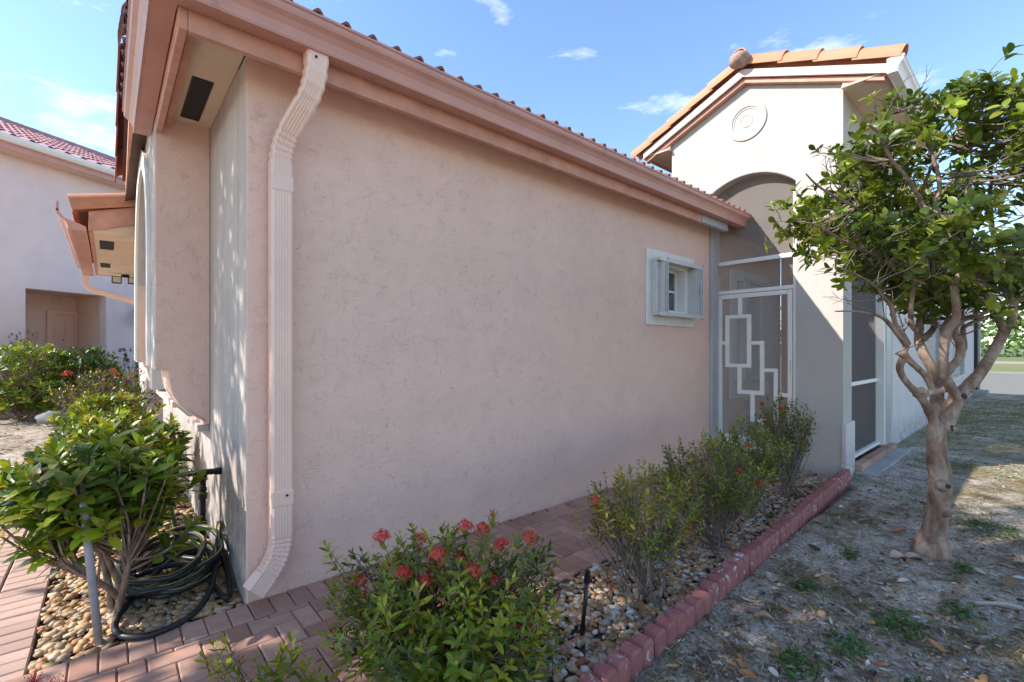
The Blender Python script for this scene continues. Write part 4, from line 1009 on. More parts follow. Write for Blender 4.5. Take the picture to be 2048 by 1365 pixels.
# ------------------------------------------------------------------ plants
def flower(root, p, up, r=.032, n=26, col=(.62, .055, .035), bud=False, seed=0):
    """ixora head: small four petalled stars on thin tubes"""
    L = Leaves(True); q = random.Random(seed); up = Vector(up).normalized()
    for i in range(n):
        d = (Vector((q.gauss(0, 1), q.gauss(0, 1), q.gauss(0, 1))).normalized() + up * .75).normalized(); k = r * q.uniform(.75, 1.05)
        c = jit(col, .25, .12); b = Vector(p) + up * (-r * .4); e = b + d * k
        s_ = d.orthogonal().normalized()
        L.add(b, d, s_, k, .0022, scl(c, .8), 0)
        if bud: L.add(e, d, s_, .009, .004, c, 0); continue
        a0 = q.uniform(0, PI)
        for j in range(4):
            w = Matrix.Rotation(a0 + j * PI / 2, 3, d) @ s_
            L.add(e, (w + d * .25).normalized(), d, r * .27, r * .15, c, .2)
    return L.build('flower_cluster', 'petal', root, tuple(root.location))
def shrub(name, label, cat, base, tips, main_n, leaf, nodes, cols, group=None, r0=.009, stemtop=.55, gap=.35, whorl=2, droop=.15, mat='leaf', spread=.05, lift=.5, terminal=True, seed=1, W=.4, stemcol='twig', low=.7):
    """stems fan out from the base, every tip carries a spray of leaves"""
    global rnd
    rnd = random.Random(seed); root = thing(name, label, cat, base, 0, group)
    B0 = Vector(base); C0 = sum((Vector(t) for t in tips), Vector()) / len(tips)
    mains = []
    seeds = rnd.sample(tips, min(main_n, len(tips)))
    for s_ in seeds:
        e = B0.lerp(Vector(s_), stemtop) + rvec() * .02; e.z = B0.z + (Vector(s_).z - B0.z) * stemtop * .95
        s0 = B0 + Vector((rnd.uniform(-1, 1), rnd.uniform(-1, 1), 0)) * spread; s0.z = B0.z - .03
        mains.append((s0, s0.lerp(e, .5) + rvec() * .025, e))
    sm = MB(); lv = Leaves()
    for a, b, c in mains: sm.tube(smooth_path([a, b, c], 4), [r0 * (1 - .045 * i) for i in range(9)], 6)
    for t in tips:
        t = Vector(t); m = min(mains, key=lambda q: (q[2] - t).length + .4 * rnd.random() * .3); st = m[1].lerp(m[2], rnd.uniform(.2, 1.0)) if rnd.random() < low else m[0].lerp(m[1], rnd.uniform(.5, 1))
        mid = st.lerp(t, .5) + rvec() * (.06 * (t - st).length) - Vector((0, 0, .06 * (t - st).length)); P = smooth_path([st, mid, t], 4)
        sm.tube(P, [r0 * .48 * (1 - .07 * i) for i in range(9)], 4, caps=False)
        ax = ((P[-1] - P[-4]).normalized() + Vector((0, 0, lift))).normalized(); tip = t.copy(); rot = rnd.uniform(0, PI)
        e1 = ax.orthogonal().normalized(); L0 = leaf * rnd.uniform(.85, 1.12); cc = rnd.choice(cols)
        for k in range(nodes):
            pos = tip - ax * (k * leaf * gap); rot += PI / 2 + rnd.gauss(0, .25)
            for j in range(whorl):
                a = rot + 2 * PI * j / whorl; s_ = (Matrix.Rotation(a, 3, ax) @ e1)
                op = .35 + .25 * min(k, 3) + rnd.uniform(-.15, .15); d = (s_ * op + ax * (1.05 - .22 * min(k, 3)) + rvec() * .15).normalized()
                kk = (.55 + .22 * k if k < 2 else 1.0) * rnd.uniform(.8, 1.1)
                lv.add(pos, d, ax + rvec() * .2, L0 * kk, L0 * kk * W, jit(cc if rnd.random() > .06 else (.42, .33, .04), .32, .16), droop * rnd.uniform(.3, 1.6))
    obj('stems', sm, stemcol, root, smooth=True); lv.build('leaves', mat, root, base)
    return root
def blob(n, c, ra, rb, rc, inner=.6, up=-.35, seed=3):
    """points in the outer part of an ellipsoid (across the view, along the view, up)"""
    q = random.Random(seed); out = []
    while len(out) < n:
        v = Vector((q.gauss(0, 1), q.gauss(0, 1), q.gauss(0, 1))).normalized() * (inner + (1 - inner) * q.random() ** .7)
        if v.z < up: continue
        k = 1 + .22 * mnoise.noise(Vector((v.x * 2.2 + seed, v.y * 2.2, v.z * 2.2)))
        out.append(tuple(Vector(c) + (VR * v.x * ra + VF * v.y * rb + Vector((0, 0, v.z * rc))) * k))
    return out
G1 = [(.15, .20, .018), (.19, .245, .02), (.25, .29, .024), (.10, .145, .018), (.16, .205, .018), (.08, .115, .016)]
G2 = G1 + [(.17, .20, .03), (.24, .22, .03)]
YG = [(.34, .33, .03), (.42, .37, .032), (.24, .26, .026), (.17, .19, .024), (.45, .33, .036)]
IX = 'ixora shrubs with red flower heads along the path'
# big flowering bush in front
tips = blob(430, (1.06, 1.63, .31), .53, .38, .31, .35, -.8, 21) + [(.71, 2.03, .53), (.73, 2.02, .47), (.80, 1.97, .49), (.95, 1.82, .58), (1.0, 1.8, .6), (1.44, 1.40, .53), (1.46, 1.42, .50), (1.43, 1.44, .49), (1.10, 1.72, .60), (1.17, 1.66, .57), (1.28, 1.6, .62)]
FL = [((1.19, 1.68, .595), 0), ((1.25, 1.63, .58), 0), ((1.41, 1.49, .545), 0), ((1.0, 1.70, .34), 0), ((.96, 1.87, .475), 1), ((1.20, 1.42, .06), 0), ((1.36, 1.42, .15), 0), ((1.30, 1.42, .10), 0), ((1.28, 1.6, .64), 1), ((.83, 1.95, .29), 1), ((.73, 2.03, .15), 1), ((1.07, 1.73, .44), 0), ((1.45, 1.40, .36), 1), ((1.0, 1.78, .17), 0), ((.98, 1.84, .40), 0), ((.92, 1.9, .40), 1), ((1.15, 1.66, .47), 0), ((.88, 1.90, .46), 1), ((.86, 1.83, .12), 1), ((1.12, 1.50, .30), 0), ((.92, 1.62, .28), 0), ((1.22, 1.52, .40), 0), ((1.33, 1.50, .34), 0), ((.80, 1.90, .40), 0), ((1.04, 1.82, .53), 0), ((1.02, 1.58, .16), 0), ((1.30, 1.56, .52), 0), ((.95, 1.62, .45), 0), ((.88, 1.66, .49), 0), ((1.0, 1.60, .55), 0), ((1.22, 1.40, .26), 0), ((1.29, 1.34, .29), 0), ((1.18, 1.42, .15), 0), ((.93, 1.64, .27), 1), ((.76, 1.76, .40), 1), ((.69, 1.82, .27), 1), ((1.34, 1.29, .47), 1), ((.83, 1.75, .62), 0), ((1.09, 1.48, .50), 0)]
big = shrub('ixora_shrub', 'dense full ixora bush with many coral red flower heads, nearest the camera', 'shrub', (1.10, 1.60, 0), tips + [f[0] for f in FL], 14, .060, 6, G1 + [(.31, .33, .025), (.38, .35, .03)], IX, .008, .5, .42, seed=31, spread=.07, W=.36)
for i, (p, bd) in enumerate(FL): flower(big, Vector(p) + Vector((0, 0, .012)), (0, -.2, 1), .038 if not bd else .029, 50 if not bd else 26, (.80, .10, .07) if not bd else (.36, .022, .02), bd, i)
# sparse one cut by the bottom of the picture
tips = [(.50, 1.88, .25), (.52, 1.86, .28), (.48, 1.9, .21), (.30, 2.06, .26), (.33, 2.03, .29), (.27, 2.08, .22), (.36, 1.99, .17), (.40, 1.95, .12), (.55, 1.85, .12), (.46, 1.92, .1), (.57, 1.82, .2), (.38, 2.0, .07), (.26, 2.05, .1), (.6, 1.8, .16), (.62, 1.82, .08), (.44, 1.9, .18), (.34, 2.02, .24), (.31, 2.03, .19), (.42, 1.95, .2), (.53, 1.86, .23), (.58, 1.83, .13), (.49, 1.9, .15), (.35, 1.98, .12), (.66, 1.8, .12), (.28, 2.0, .05), (.45, 1.86, .06)]
sm_ = shrub('ixora_shrub', 'small sparse ixora plant with yellow green leaves at the bottom of the path', 'shrub', (.47, 1.83, -.02), tips, 5, .062, 5, [(.28, .30, .025), (.20, .25, .022), (.36, .34, .03)], IX, .006, .4, .4, seed=32, spread=.03)
for i, p in enumerate([(.31, 2.02, .13), (.37, 2.0, .20), (.56, 1.88, .23)]): flower(sm_, p, (0, -.3, 1), .024, 18, (.45, .03, .03), True, 50 + i)
lo = shrub('ixora_shrub', 'low ixora tuft with fuzzy red flower heads at the lower left corner', 'shrub', (-.22, 2.36, -.02), [(-.22, 2.46, .07), (-.17, 2.44, .06), (-.25, 2.42, .05), (-.2, 2.4, .08)], 2, .045, 3, G1, IX, .005, .4, .4, seed=39, spread=.02)
for i, p in enumerate([(-.215, 2.50, .125), (-.155, 2.47, .105)]): flower(lo, p, (0, 0, 1), .045, 70, (.55, .025, .04), True, 60 + i)
# three leggy ones up the bed
def leggy(label, base, c, ra, rb, rc, n, cols, seed, fl, nodes=6, leaf=.047):
    tp = blob(n, c, ra, rb, rc, .45, -.55, seed); rt = shrub('ixora_shrub', label, 'shrub', base, tp, 10, leaf, nodes, cols, IX, .006, .5, .45, seed=seed, spread=.09, W=.38)
    q = random.Random(seed)
    for i in range(fl):
        p = q.choice(tp); flower(rt, Vector(p) + Vector((0, 0, .012)), (0, 0, 1), .033, 28, (.66, .06, .045), i % 3 == 2, seed * 10 + i)
    return rt
leggy('leggy yellowing ixora shrub behind the thin black sprinkler riser', (2.20, 1.42, 0), (2.32, 1.52, .47), .36, .26, .27, 165, YG + G1[:2], 41, 3)
leggy('wide leggy ixora shrub in the middle of the gravel bed', (3.15, 1.48, 0), (3.22, 1.56, .49), .44, .29, .31, 240, YG + G1, 42, 6)
leggy('ixora shrub with twiggy stems in front of the screen door', (4.05, 1.56, 0), (4.0, 1.62, .55), .34, .26, .29, 180, G1 + YG[:2], 43, 5)
leggy('tall green ixora shrub beside the white porch plinth', (4.85, 1.56, 0), (4.86, 1.62, .65), .29, .26, .31, 170, G1, 44, 7)
# broad leafed shrubs along the front bed
BL = [(.14, .21, .02), (.10, .155, .018), (.24, .31, .024), (.35, .39, .028), (.18, .235, .02), (.07, .105, .017), (.30, .35, .026)]
HED = 'broad leafed shrubs in the front bed'
shrub('broad_leaf_shrub', 'big glossy broad leafed shrub over the hose and grey riser pipe', 'shrub', (.06, 3.17, 0), blob(215, (-.03, 3.28, .65), .43, .42, .29, .35, -.8, 51) + [(.36, 3.1, .42), (.28, 3.05, .34), (.33, 3.45, .75), (.31, 3.5, .70)], 4, .124, 4, BL, HED, .019, .72, .22, 3, .25, seed=51, spread=.05, W=.42, lift=.25, stemcol='bark', low=1.0)
shrub('broad_leaf_shrub', 'second broad leafed shrub behind the large one with yellowing leaves', 'shrub', (.12, 4.75, 0), blob(130, (.12, 4.75, .62), .36, .40, .24, .5, -.6, 52), 5, .125, 3, BL + [(.26, .24, .03), (.30, .24, .04)], HED, .017, .72, .22, 3, .25, seed=52, W=.42, lift=.25, stemcol='bark', low=1.0)
shrub('broad_leaf_shrub', 'low broad leafed shrub between the second and the one near the drain pipe', 'shrub', (-.02, 5.75, 0), blob(120, (-.02, 5.75, .52), .40, .40, .30, .4, -.8, 59), 5, .12, 3, BL + [(.36, .33, .03)], HED, .017, .72, .22, 3, .25, seed=59, W=.42, lift=.25, stemcol='bark', low=1.0)
shrub('broad_leaf_shrub', 'third broad leafed shrub near the drain pipe end', 'shrub', (.05, 6.7, 0), blob(130, (.02, 6.7, .62), .42, .45, .28, .5, -.6, 53), 5, .125, 3, BL + [(.26, .24, .03)], HED, .017, .72, .22, 3, .25, seed=53, W=.42, lift=.25, stemcol='bark', low=1.0)
rh = shrub('flowering_hedge', 'clipped brownish hedge dotted with red flowers before the pink house', 'hedge', (-.05, 10.3, 0), blob(420, (.0, 10.5, .62), .95, .55, .45, .4, -.8, 54), 22, .085, 3, [(.09, .13, .025), (.13, .10, .035), (.17, .16, .03), (.06, .10, .02), (.15, .075, .03)], None, .010, .5, .35, seed=54, spread=.6)
for i in range(9): flower(rh, (-.05 + rnd.uniform(-.5, .6), 10.2 + rnd.uniform(-.2, .2), 1.02 + rnd.uniform(-.04, .05)), (0, 0, 1), .05, 16, (.60, .05, .035), False, 70 + i)
LG = [(.22, .30, .035), (.32, .38, .045), (.15, .22, .028)]
def at(x, d, z=0): p = VF * d + VR * ((x - 1024) / 926 * d); return (p.x, p.y, z)
shrub('garden_bush', 'bright light green bush at the left edge before the pink house', 'bush', at(45, 9.2), blob(520, at(45, 9.0, .80), .95, .6, .72, .5, -.75, 55), 12, .13, 3, LG, None, .014, .5, .25, 3, seed=55, spread=.25, stemcol='bark')
shrub('garden_bush', 'dark green bush growing in front of the recessed door', 'bush', at(170, 9.3), blob(420, at(168, 9.3, .82), .68, .5, .62, .5, -.75, 56), 10, .13, 3, [(.05, .12, .03), (.07, .16, .035), (.04, .09, .025)], None, .014, .5, .25, 3, seed=56, spread=.2, stemcol='bark')
shrub('garden_bush', 'wispy pale shrub in front of the pink wall left of the porch opening', 'bush', at(42, 9.6), blob(60, at(44, 9.6, 1.45), .32, .3, .40, .2, -.9, 57), 6, .06, 3, [(.15, .20, .09), (.2, .24, .12)], None, .008, .6, .3, seed=57, spread=.1)
shrub('garden_bush', 'thin dark bush under the wall lantern beside the house edge', 'bush', at(262, 9.9), blob(90, at(262, 9.9, .95), .42, .4, .62, .3, -.9, 58), 6, .09, 3, [(.03, .07, .025), (.05, .10, .03)], None, .010, .6, .28, seed=58, spread=.1)
bd = MB(); bmx = bmesh.new(); bmesh.ops.create_icosphere(bmx, subdivisions=3, radius=1)
c0 = at(108, 8.6)
for v_ in bmx.verts: v_.co *= 1 + .3 * mnoise.noise(v_.co * 1.7)
bd.add([tuple(VR * v_.co.x * .24 + VF * v_.co.y * .2 + Vector((c0[0], c0[1], .10 + v_.co.z * .15))) for v_ in bmx.verts], [tuple(q.index for q in f_.verts) for f_ in bmx.faces]); bmx.free()
o = obj('boulder', bd, 'rock', smooth=True, label='pale rough boulder under the bushes by the sandy yard', cat='rock')
# ------------------------------------------------------------------ the multi stemmed tree on the lawn
TB = Vector((4.174, .494, 0))
def TL(r, d, z): return TB + VR * r + VF * d + Vector((0, 0, z))
LIMBS = [
(0.0875,0.0606,[(0.003,0.0,0.0),(0.013,0.0,0.081),(0.026,0.0,0.2),(0.055,0.0,0.358),(0.065,0.0,0.505),(0.042,0.0,0.653),(0.038,0.0,0.772),(0.04,0.0,0.851)]),
(0.0404,0.0303,[(0.04,0.0,0.851),(-0.022,-0.02,0.952),(-0.084,-0.04,1.038),(-0.141,-0.06,1.088)]),
(0.0286,0.0253,[(-0.141,-0.06,1.088),(-0.232,-0.075,1.172),(-0.283,-0.09,1.249),(-0.281,-0.105,1.326),(-0.27,-0.12,1.403)]),
(0.0236,0.0051,[(-0.27,-0.12,1.403),(-0.354,-0.175,1.458),(-0.473,-0.23,1.548),(-0.563,-0.285,1.581),(-0.686,-0.34,1.599),(-0.832,-0.395,1.607),(-0.956,-0.45,1.601)]),
(0.0236,0.0067,[(-0.256,-0.12,1.417),(-0.311,-0.146,1.478),(-0.379,-0.171,1.542),(-0.433,-0.197,1.661),(-0.504,-0.223,1.713),(-0.57,-0.249,1.774),(-0.689,-0.274,1.833),(-0.816,-0.3,1.874)]),
(0.0286,0.0236,[(-0.141,-0.06,1.085),(-0.107,-0.072,1.085),(-0.071,-0.083,1.115),(-0.115,-0.095,1.202),(-0.183,-0.107,1.26),(-0.25,-0.118,1.317),(-0.293,-0.13,1.365)]),
(0.0135,0.0051,[(-0.289,-0.12,1.331),(-0.33,-0.14,1.346),(-0.372,-0.16,1.355)]),
(0.0572,0.0135,[(0.068,0.03,0.826),(0.083,0.058,0.941),(0.117,0.085,1.039),(0.146,0.113,1.108),(0.168,0.141,1.147),(0.162,0.168,1.249),(0.125,0.196,1.352),(0.117,0.224,1.447),(0.142,0.251,1.533),(0.185,0.279,1.642),(0.217,0.306,1.774),(0.264,0.334,1.887),(0.294,0.362,2.012),(0.263,0.389,2.183),(0.221,0.417,2.257),(0.109,0.445,2.207),(-0.061,0.472,2.395),(-0.223,0.5,2.518)]),
(0.0303,0.0135,[(0.039,0.1,1.455),(0.179,0.175,1.54),(0.237,0.25,1.672),(0.299,0.325,1.787),(0.378,0.4,1.985),(0.464,0.475,2.203),(0.579,0.55,2.429)]),
(0.0253,0.0101,[(-0.001,0.1,1.506),(-0.073,0.067,1.555),(-0.105,0.033,1.663),(-0.124,0.0,1.759),(-0.148,-0.033,1.891),(-0.244,-0.067,1.982),(-0.387,-0.1,1.947)]),
(0.0269,0.0185,[(0.094,0.15,1.839),(0.115,0.05,1.895),(0.139,-0.05,1.932)]),
(0.0219,0.0067,[(0.032,0.15,1.849),(-0.186,0.05,1.905),(-0.366,-0.05,1.986),(-0.653,-0.15,2.05),(-0.889,-0.25,2.128),(-1.045,-0.35,2.141)]),
(0.0741,0.0572,[(0.072,0.0,0.851),(0.139,0.01,0.958),(0.2,0.02,1.056)]),
(0.0438,0.0101,[(0.18,0.0,1.048),(0.127,-0.013,1.118),(0.076,-0.025,1.197),(0.054,-0.037,1.208),(0.037,-0.05,1.306),(0.038,-0.062,1.432),(0.049,-0.075,1.518),(0.088,-0.087,1.595),(0.067,-0.1,1.737),(0.05,-0.113,1.812),(0.086,-0.125,1.876),(0.13,-0.138,1.94),(0.08,-0.15,2.022),(-0.016,-0.163,2.104),(-0.112,-0.175,2.25),(-0.142,-0.188,2.329),(-0.127,-0.2,2.376),(-0.148,-0.212,2.483),(-0.205,-0.225,2.643),(-0.225,-0.237,2.82),(-0.291,-0.25,2.904)]),
(0.0269,0.0101,[(0.098,0.0,1.443),(0.148,0.075,1.515),(0.26,0.15,1.611),(0.314,0.225,1.733),(0.423,0.3,1.882),(0.494,0.375,2.069),(0.599,0.45,2.254)]),
(0.0370,0.0303,[(0.103,0.0,1.216),(0.126,-0.012,1.266),(0.169,-0.024,1.325),(0.162,-0.036,1.423),(0.112,-0.048,1.51),(0.115,-0.06,1.597)]),
(0.0236,0.0118,[(0.221,0.02,1.344),(0.3,0.075,1.404),(0.343,0.13,1.507),(0.418,0.185,1.551),(0.642,0.24,1.628),(0.828,0.295,1.665),(1.052,0.35,1.702)]),
(0.0303,0.0135,[(0.167,0.0,1.542),(0.328,0.125,1.589),(0.62,0.25,1.65),(0.881,0.375,1.738),(1.179,0.5,1.819)]),
(0.0539,0.0404,[(0.188,0.02,1.036),(0.242,0.024,1.095),(0.335,0.029,1.194),(0.309,0.033,1.144),(0.383,0.037,1.244),(0.457,0.041,1.354),(0.527,0.046,1.474),(0.556,0.05,1.524)]),
(0.0354,0.0101,[(0.556,0.05,1.514),(0.472,0.027,1.603),(0.408,0.003,1.7),(0.335,-0.02,1.776),(0.272,-0.043,1.87),(0.21,-0.067,1.944),(0.12,-0.09,2.026),(0.021,-0.113,2.106),(-0.115,-0.137,2.185),(-0.22,-0.16,2.338),(-0.232,-0.183,2.336),(-0.29,-0.207,2.383),(-0.383,-0.23,2.485),(-0.475,-0.253,2.558),(-0.566,-0.277,2.701),(-0.656,-0.3,2.753)]),
(0.0101,0.0034,[(-0.432,-0.2,2.57),(-0.628,-0.275,2.54),(-0.835,-0.35,2.544)]),
(0.0168,0.0051,[(-0.07,0.0,2.405),(-0.098,-0.075,2.496),(-0.109,-0.15,2.6),(-0.104,-0.225,2.67),(-0.068,-0.3,2.788)]),
(0.0370,0.0168,[(0.551,0.05,1.519),(0.628,0.075,1.606),(0.65,0.1,1.71),(0.631,0.125,1.815),(0.653,0.15,1.922),(0.716,0.175,2.04),(0.79,0.2,2.129),(0.912,0.225,2.251),(1.025,0.25,2.428)]),
(0.0236,0.0084,[(0.737,0.2,2.045),(0.611,0.15,2.128),(0.518,0.1,2.219),(0.455,0.05,2.512),(0.522,0.0,2.593),(0.571,-0.05,2.651),(0.605,-0.1,2.735)]),
(0.0269,0.0101,[(0.65,0.1,1.689),(0.772,0.1,1.761),(0.935,0.1,1.852),(1.098,0.1,1.995),(1.2,0.1,2.168)]),
(0.0168,0.0067,[(0.772,0.1,1.761),(0.692,-0.1,1.746),(0.638,-0.3,1.758)]),
(0.0202,0.0067,[(0.779,0.2,2.119),(1.017,0.3,2.217),(1.33,0.4,2.453),(1.505,0.5,2.724)]),
(0.0202,0.0067,[(0.238,0.35,2.092),(-0.024,0.258,2.234),(-0.235,0.167,2.283),(-0.449,0.075,2.359),(-0.635,-0.017,2.39),(-0.833,-0.108,2.446),(-0.967,-0.2,2.487)]),
]
rnd = random.Random(77)
tree = thing('tree', 'small multi stemmed tree with smooth brown bark and rounded leaves on the sandy lawn', 'tree', tuple(TB))
thick = MB(); thin = MB(); nodes_ = []
for li, (r0, r1, P) in enumerate(LIMBS):
    pts_ = smooth_path([TL(*p) for p in P], 4); n_ = len(pts_)
    rad = []
    for i in range(n_):
        t_ = i / (n_ - 1); r = r0 + (r1 - r0) * t_
        if li == 0: r *= 1 + .28 * max(0, 1 - t_ * 8) ** 2 + .05 * math.sin(t_ * 13)
        else: r *= 1 + .10 * mnoise.noise(Vector((li * 3.1, t_ * 7, 0)))
        rad.append(r * (.83 if li == 0 else .72))
        if r < .026 and pts_[i].z > 1.35: nodes_.append((pts_[i], r, li))
    cut = max([i for i in range(n_) if rad[i] > .0145] or [0])
    if cut > 2: thick.tube(pts_[:cut + 1], [q * 1.02 for q in rad[:cut + 1]], 12)
    thin.tube(pts_, rad, 8)
def lump(m, c, r, sq=1.0):
    b = bmesh.new(); bmesh.ops.create_icosphere(b, subdivisions=2, radius=r)
    m.add([tuple(Vector((v.co.x, v.co.y, v.co.z * sq)) + c) for v in b.verts], [tuple(x.index for x in f.verts) for f in b.faces]); b.free()
for p, r in (((.022, -.062, .485), .040), ((.045, -.070, .30), .024), ((.04, 0, .85), .052), ((-.142, -.06, 1.088), .03), ((.19, .02, 1.06), .042), ((.095, -.035, .855), .032), ((.0, .0, .02), .105)): lump(thick, TL(*p), r)
for a, b, r in (((.07, -.02, .855), (.088, -.060, .862), .026), ((-.142, -.06, 1.088), (-.13, -.10, 1.118), .026), ((-.05, -.06, 1.10), (.005, -.10, 1.122), .024), ((.18, .0, 1.06), (.184, -.04, 1.07), .026)): thick.tube([TL(*a), TL(*b)], [r * 1.1, r], 12)
for k in range(6):
    a = k * 1.05 + .3; thick.tube([TB + Vector((.05 * math.cos(a), .05 * math.sin(a), .14)), TB + Vector((.075 * math.cos(a), .075 * math.sin(a), .03)), TB + Vector((.105 * math.cos(a), .105 * math.sin(a), -.05))], [.03, .035, .03], 8)
trunk = obj('trunk', thick, 'bark', tree, smooth=True)
rm = trunk.modifiers.new('join', 'REMESH'); rm.mode = 'VOXEL'; rm.voxel_size = .0075; rm.use_smooth_shade = True
sm2 = trunk.modifiers.new('soften', 'SMOOTH'); sm2.factor = .5; sm2.iterations = 4
tx1 = bpy.data.textures.new('bark lumps', 'CLOUDS'); tx1.noise_scale = .07; tx1.noise_depth = 3
dm = trunk.modifiers.new('lumps', 'DISPLACE'); dm.texture = tx1; dm.strength = .013; dm.mid_level = .5; dm.texture_coords = 'LOCAL'
obj('limbs', thin, 'bark', tree, smooth=True)
ctm = MB()
for p, n_, r in (((.089, -.062, .8625), (.018, -.04, .007), .021), ((.006, -.101, 1.1225), (.055, -.04, .02), .019), ((.1845, -.042, 1.0705), (.004, -.04, .01), .020), ((.022, -.104, .49), (0, -1, .15), .014)):
    c = TL(*p); d = (VR * n_[0] + VF * n_[1] + Vector((0, 0, n_[2]))).normalized(); ctm.tube([c - d * .01, c + d * .002], r, 10)
obj('cut_stub', ctm, 'dark', tree)
# crown: boughs towards points in the outer crown, twigs and leaf sprays on them
tw = MB(); lv = Leaves(); q = random.Random(4)
TC = [(.12, .17, .02), (.16, .21, .024), (.22, .27, .028), (.08, .115, .018), (.29, .33, .034), (.14, .18, .02)]
def crown_pt():
    while True:
        v = Vector((q.gauss(0, 1), q.gauss(0, 1), q.gauss(0, 1))).normalized() * (.42 + .58 * q.random() ** .6)
        k = 1 + .16 * mnoise.noise(Vector((v.x * 2.1, v.y * 2.1, v.z * 2.1 + 9)))
        r, d, z = .42 + v.x * 1.36 * k, .02 + v.y * .95 * k, 2.35 + v.z * .78 * k
        if z < 1.56 + .06 * abs(r - .3): continue
        if r < -.45 and z > 2.62 + (r + 1.0) * .95: continue
        if r < -.8 and z < 1.7 and q.random() < .3: continue
        if mnoise.noise(Vector((r * 1.9, d * 1.9, z * 1.9))) < -.12: continue
        return TL(r, d, z)
for i in range(640):
    t_ = crown_pt(); nd_ = min(nodes_, key=lambda a: (a[0] - t_).length + (.35 if a[0].z > t_.z + .15 else 0)); s_ = nd_[0]; Ld = (t_ - s_).length
    mid = s_.lerp(t_, .5) + rvec() * .10 * Ld + Vector((0, 0, -.10 * Ld)); P = smooth_path([s_, s_.lerp(mid, .5) + rvec() * .04 * Ld, mid, mid.lerp(t_, .5) + rvec() * .05 * Ld, t_], 3)
    r_ = min(.010, .0035 + .006 * Ld); m_ = len(P); tw.tube(P, [r_ * (1 - .75 * k / m_) for k in range(m_)], 5, caps=False)
    ends = [(P[-1], (P[-1] - P[-3]).normalized())]
    for k in range(q.choice((2, 3, 3, 4))):
        j = q.randint(m_ // 2, m_ - 2); d = ((P[j + 1] - P[j]).normalized() * .6 + rvec() * .8 + Vector((0, 0, .35))).normalized(); e = P[j] + d * q.uniform(.07, .17)
        tw.tube([P[j], P[j].lerp(e, .5) + rvec() * .012, e], [.0028, .0022, .0015], 4, caps=False); ends.append((e, d))
    for e, d in ends:
        if q.random() < .2: continue
        ax = (d + Vector((0, 0, .45))).normalized(); e1 = ax.orthogonal().normalized(); rot = q.uniform(0, 6)
        cc = q.choice(TC)
        for k in range(q.choice((4, 5, 6, 7))):
            rot += 2.4; s1 = Matrix.Rotation(rot, 3, ax) @ e1; pos = e - ax * (.011 * k)
            dd = (s1 * q.uniform(.5, 1.0) + ax * q.uniform(.2, .8) + rvec() * .2).normalized(); LL = q.uniform(.058, .088)
            lv.add(pos, dd, (ax + rvec() * .35), LL, LL * q.uniform(.50, .60), jit(cc, .32, .14), q.uniform(.0, .3))
for i in range(70):   # dead bare twigs
    nd_ = q.choice(nodes_); d = rvec() - VR * .3; d.z = abs(d.z) * .8; d.normalize(); e = nd_[0] + d * q.uniform(.15, .4); md_ = nd_[0].lerp(e, .5) + rvec() * .03
    tw.tube(smooth_path([nd_[0], md_, e], 3), [.0035, .0034, .003, .0028, .0024, .002, .0015], 4, caps=False)
    for k in range(3): a = md_.lerp(e, q.random()); tw.tube([a, a + (d + rvec() * .9).normalized() * q.uniform(.05, .12)], [.002, .0012], 4, caps=False)
obj('twigs', tw, 'twig', tree, smooth=True)
lv.build('crown', 'leaf', tree, tuple(TB))

# ------------------------------------------------------------------ lawn: litter, straw, blades, weeds
q = random.Random(12)
def lawn_pt(far=1.0):
    while True:
        d = 1.25 + 11 * q.random() ** (1.9 / far); x = q.uniform(980, 2150); p = VF * d + VR * ((x - 1024) / 926 * d)
        if p.y > ey(p.x) - .015 and p.x < 6.15: continue
        if p.y > 1.16 and p.x >= 6.15: continue
        if p.y < 1.2 and p.y < 30: return p
def gz(p): return ground_z(p.x, p.y)
LC = [(.38, .25, .15), (.46, .33, .22), (.26, .16, .10), (.52, .40, .29), (.36, .17, .07), (.17, .11, .08), (.10, .065, .045), (.13, .08, .05), (.58, .50, .42), (.44, .24, .10)]
lt = Leaves()
for i in range(9000):
    p = lawn_pt(); dens = mnoise.noise(Vector((p.x * .9, p.y * .9, 4)))
    if dens < -.25 and q.random() < .8: continue
    a = q.uniform(0, 6.3); d = Vector((math.cos(a), math.sin(a), q.gauss(0, .16))); up = Vector((q.gauss(0, .3), q.gauss(0, .3), 1))
    big_ = q.random() < .10; LL = q.uniform(.05, .085) if big_ else q.uniform(.012, .042)
    lt.add((p.x, p.y, gz(p) + .004 + q.random() * .008), d, up, LL, LL * q.uniform(.3, .55), jit(q.choice(LC), .3), q.uniform(-.35, .25))
for i in range(170):   # along and inside the bed
    x = q.uniform(1.3, 5.9); y = q.uniform(ey(x) + .07, 1.85); a = q.uniform(0, 6.3); LL = q.uniform(.03, .075)
    lt.add((x, y, .012 + q.random() * .012), (math.cos(a), math.sin(a), q.gauss(0, .2)), (q.gauss(0, .3), q.gauss(0, .3), 1), LL, LL * .45, jit(q.choice(LC), .3), q.uniform(-.35, .25))
for i in range(60):
    x = q.uniform(1.2, 5.9); a = q.uniform(0, 6.3); LL = q.uniform(.02, .045)
    lt.add((x, 2.83 - abs(q.gauss(0, .03)), .006), (math.cos(a), math.sin(a), .1), (0, 0, 1), LL, LL * .4, jit((.10, .06, .045), .3), q.uniform(-.3, .2))
for i in range(420):
    x = q.uniform(-1.3, .4); y = q.uniform(8.6, 12.5); a = q.uniform(0, 6.3); LL = q.uniform(.04, .10)
    lt.add((x, y, .02), (math.cos(a), math.sin(a), q.gauss(0, .2)), (q.gauss(0, .3), q.gauss(0, .3), 1), LL, LL * .4, jit(q.choice(LC), .3), q.uniform(-.35, .25))
lt.build('leaf_litter', 'litter', kind='stuff')
sw_ = Leaves(True)
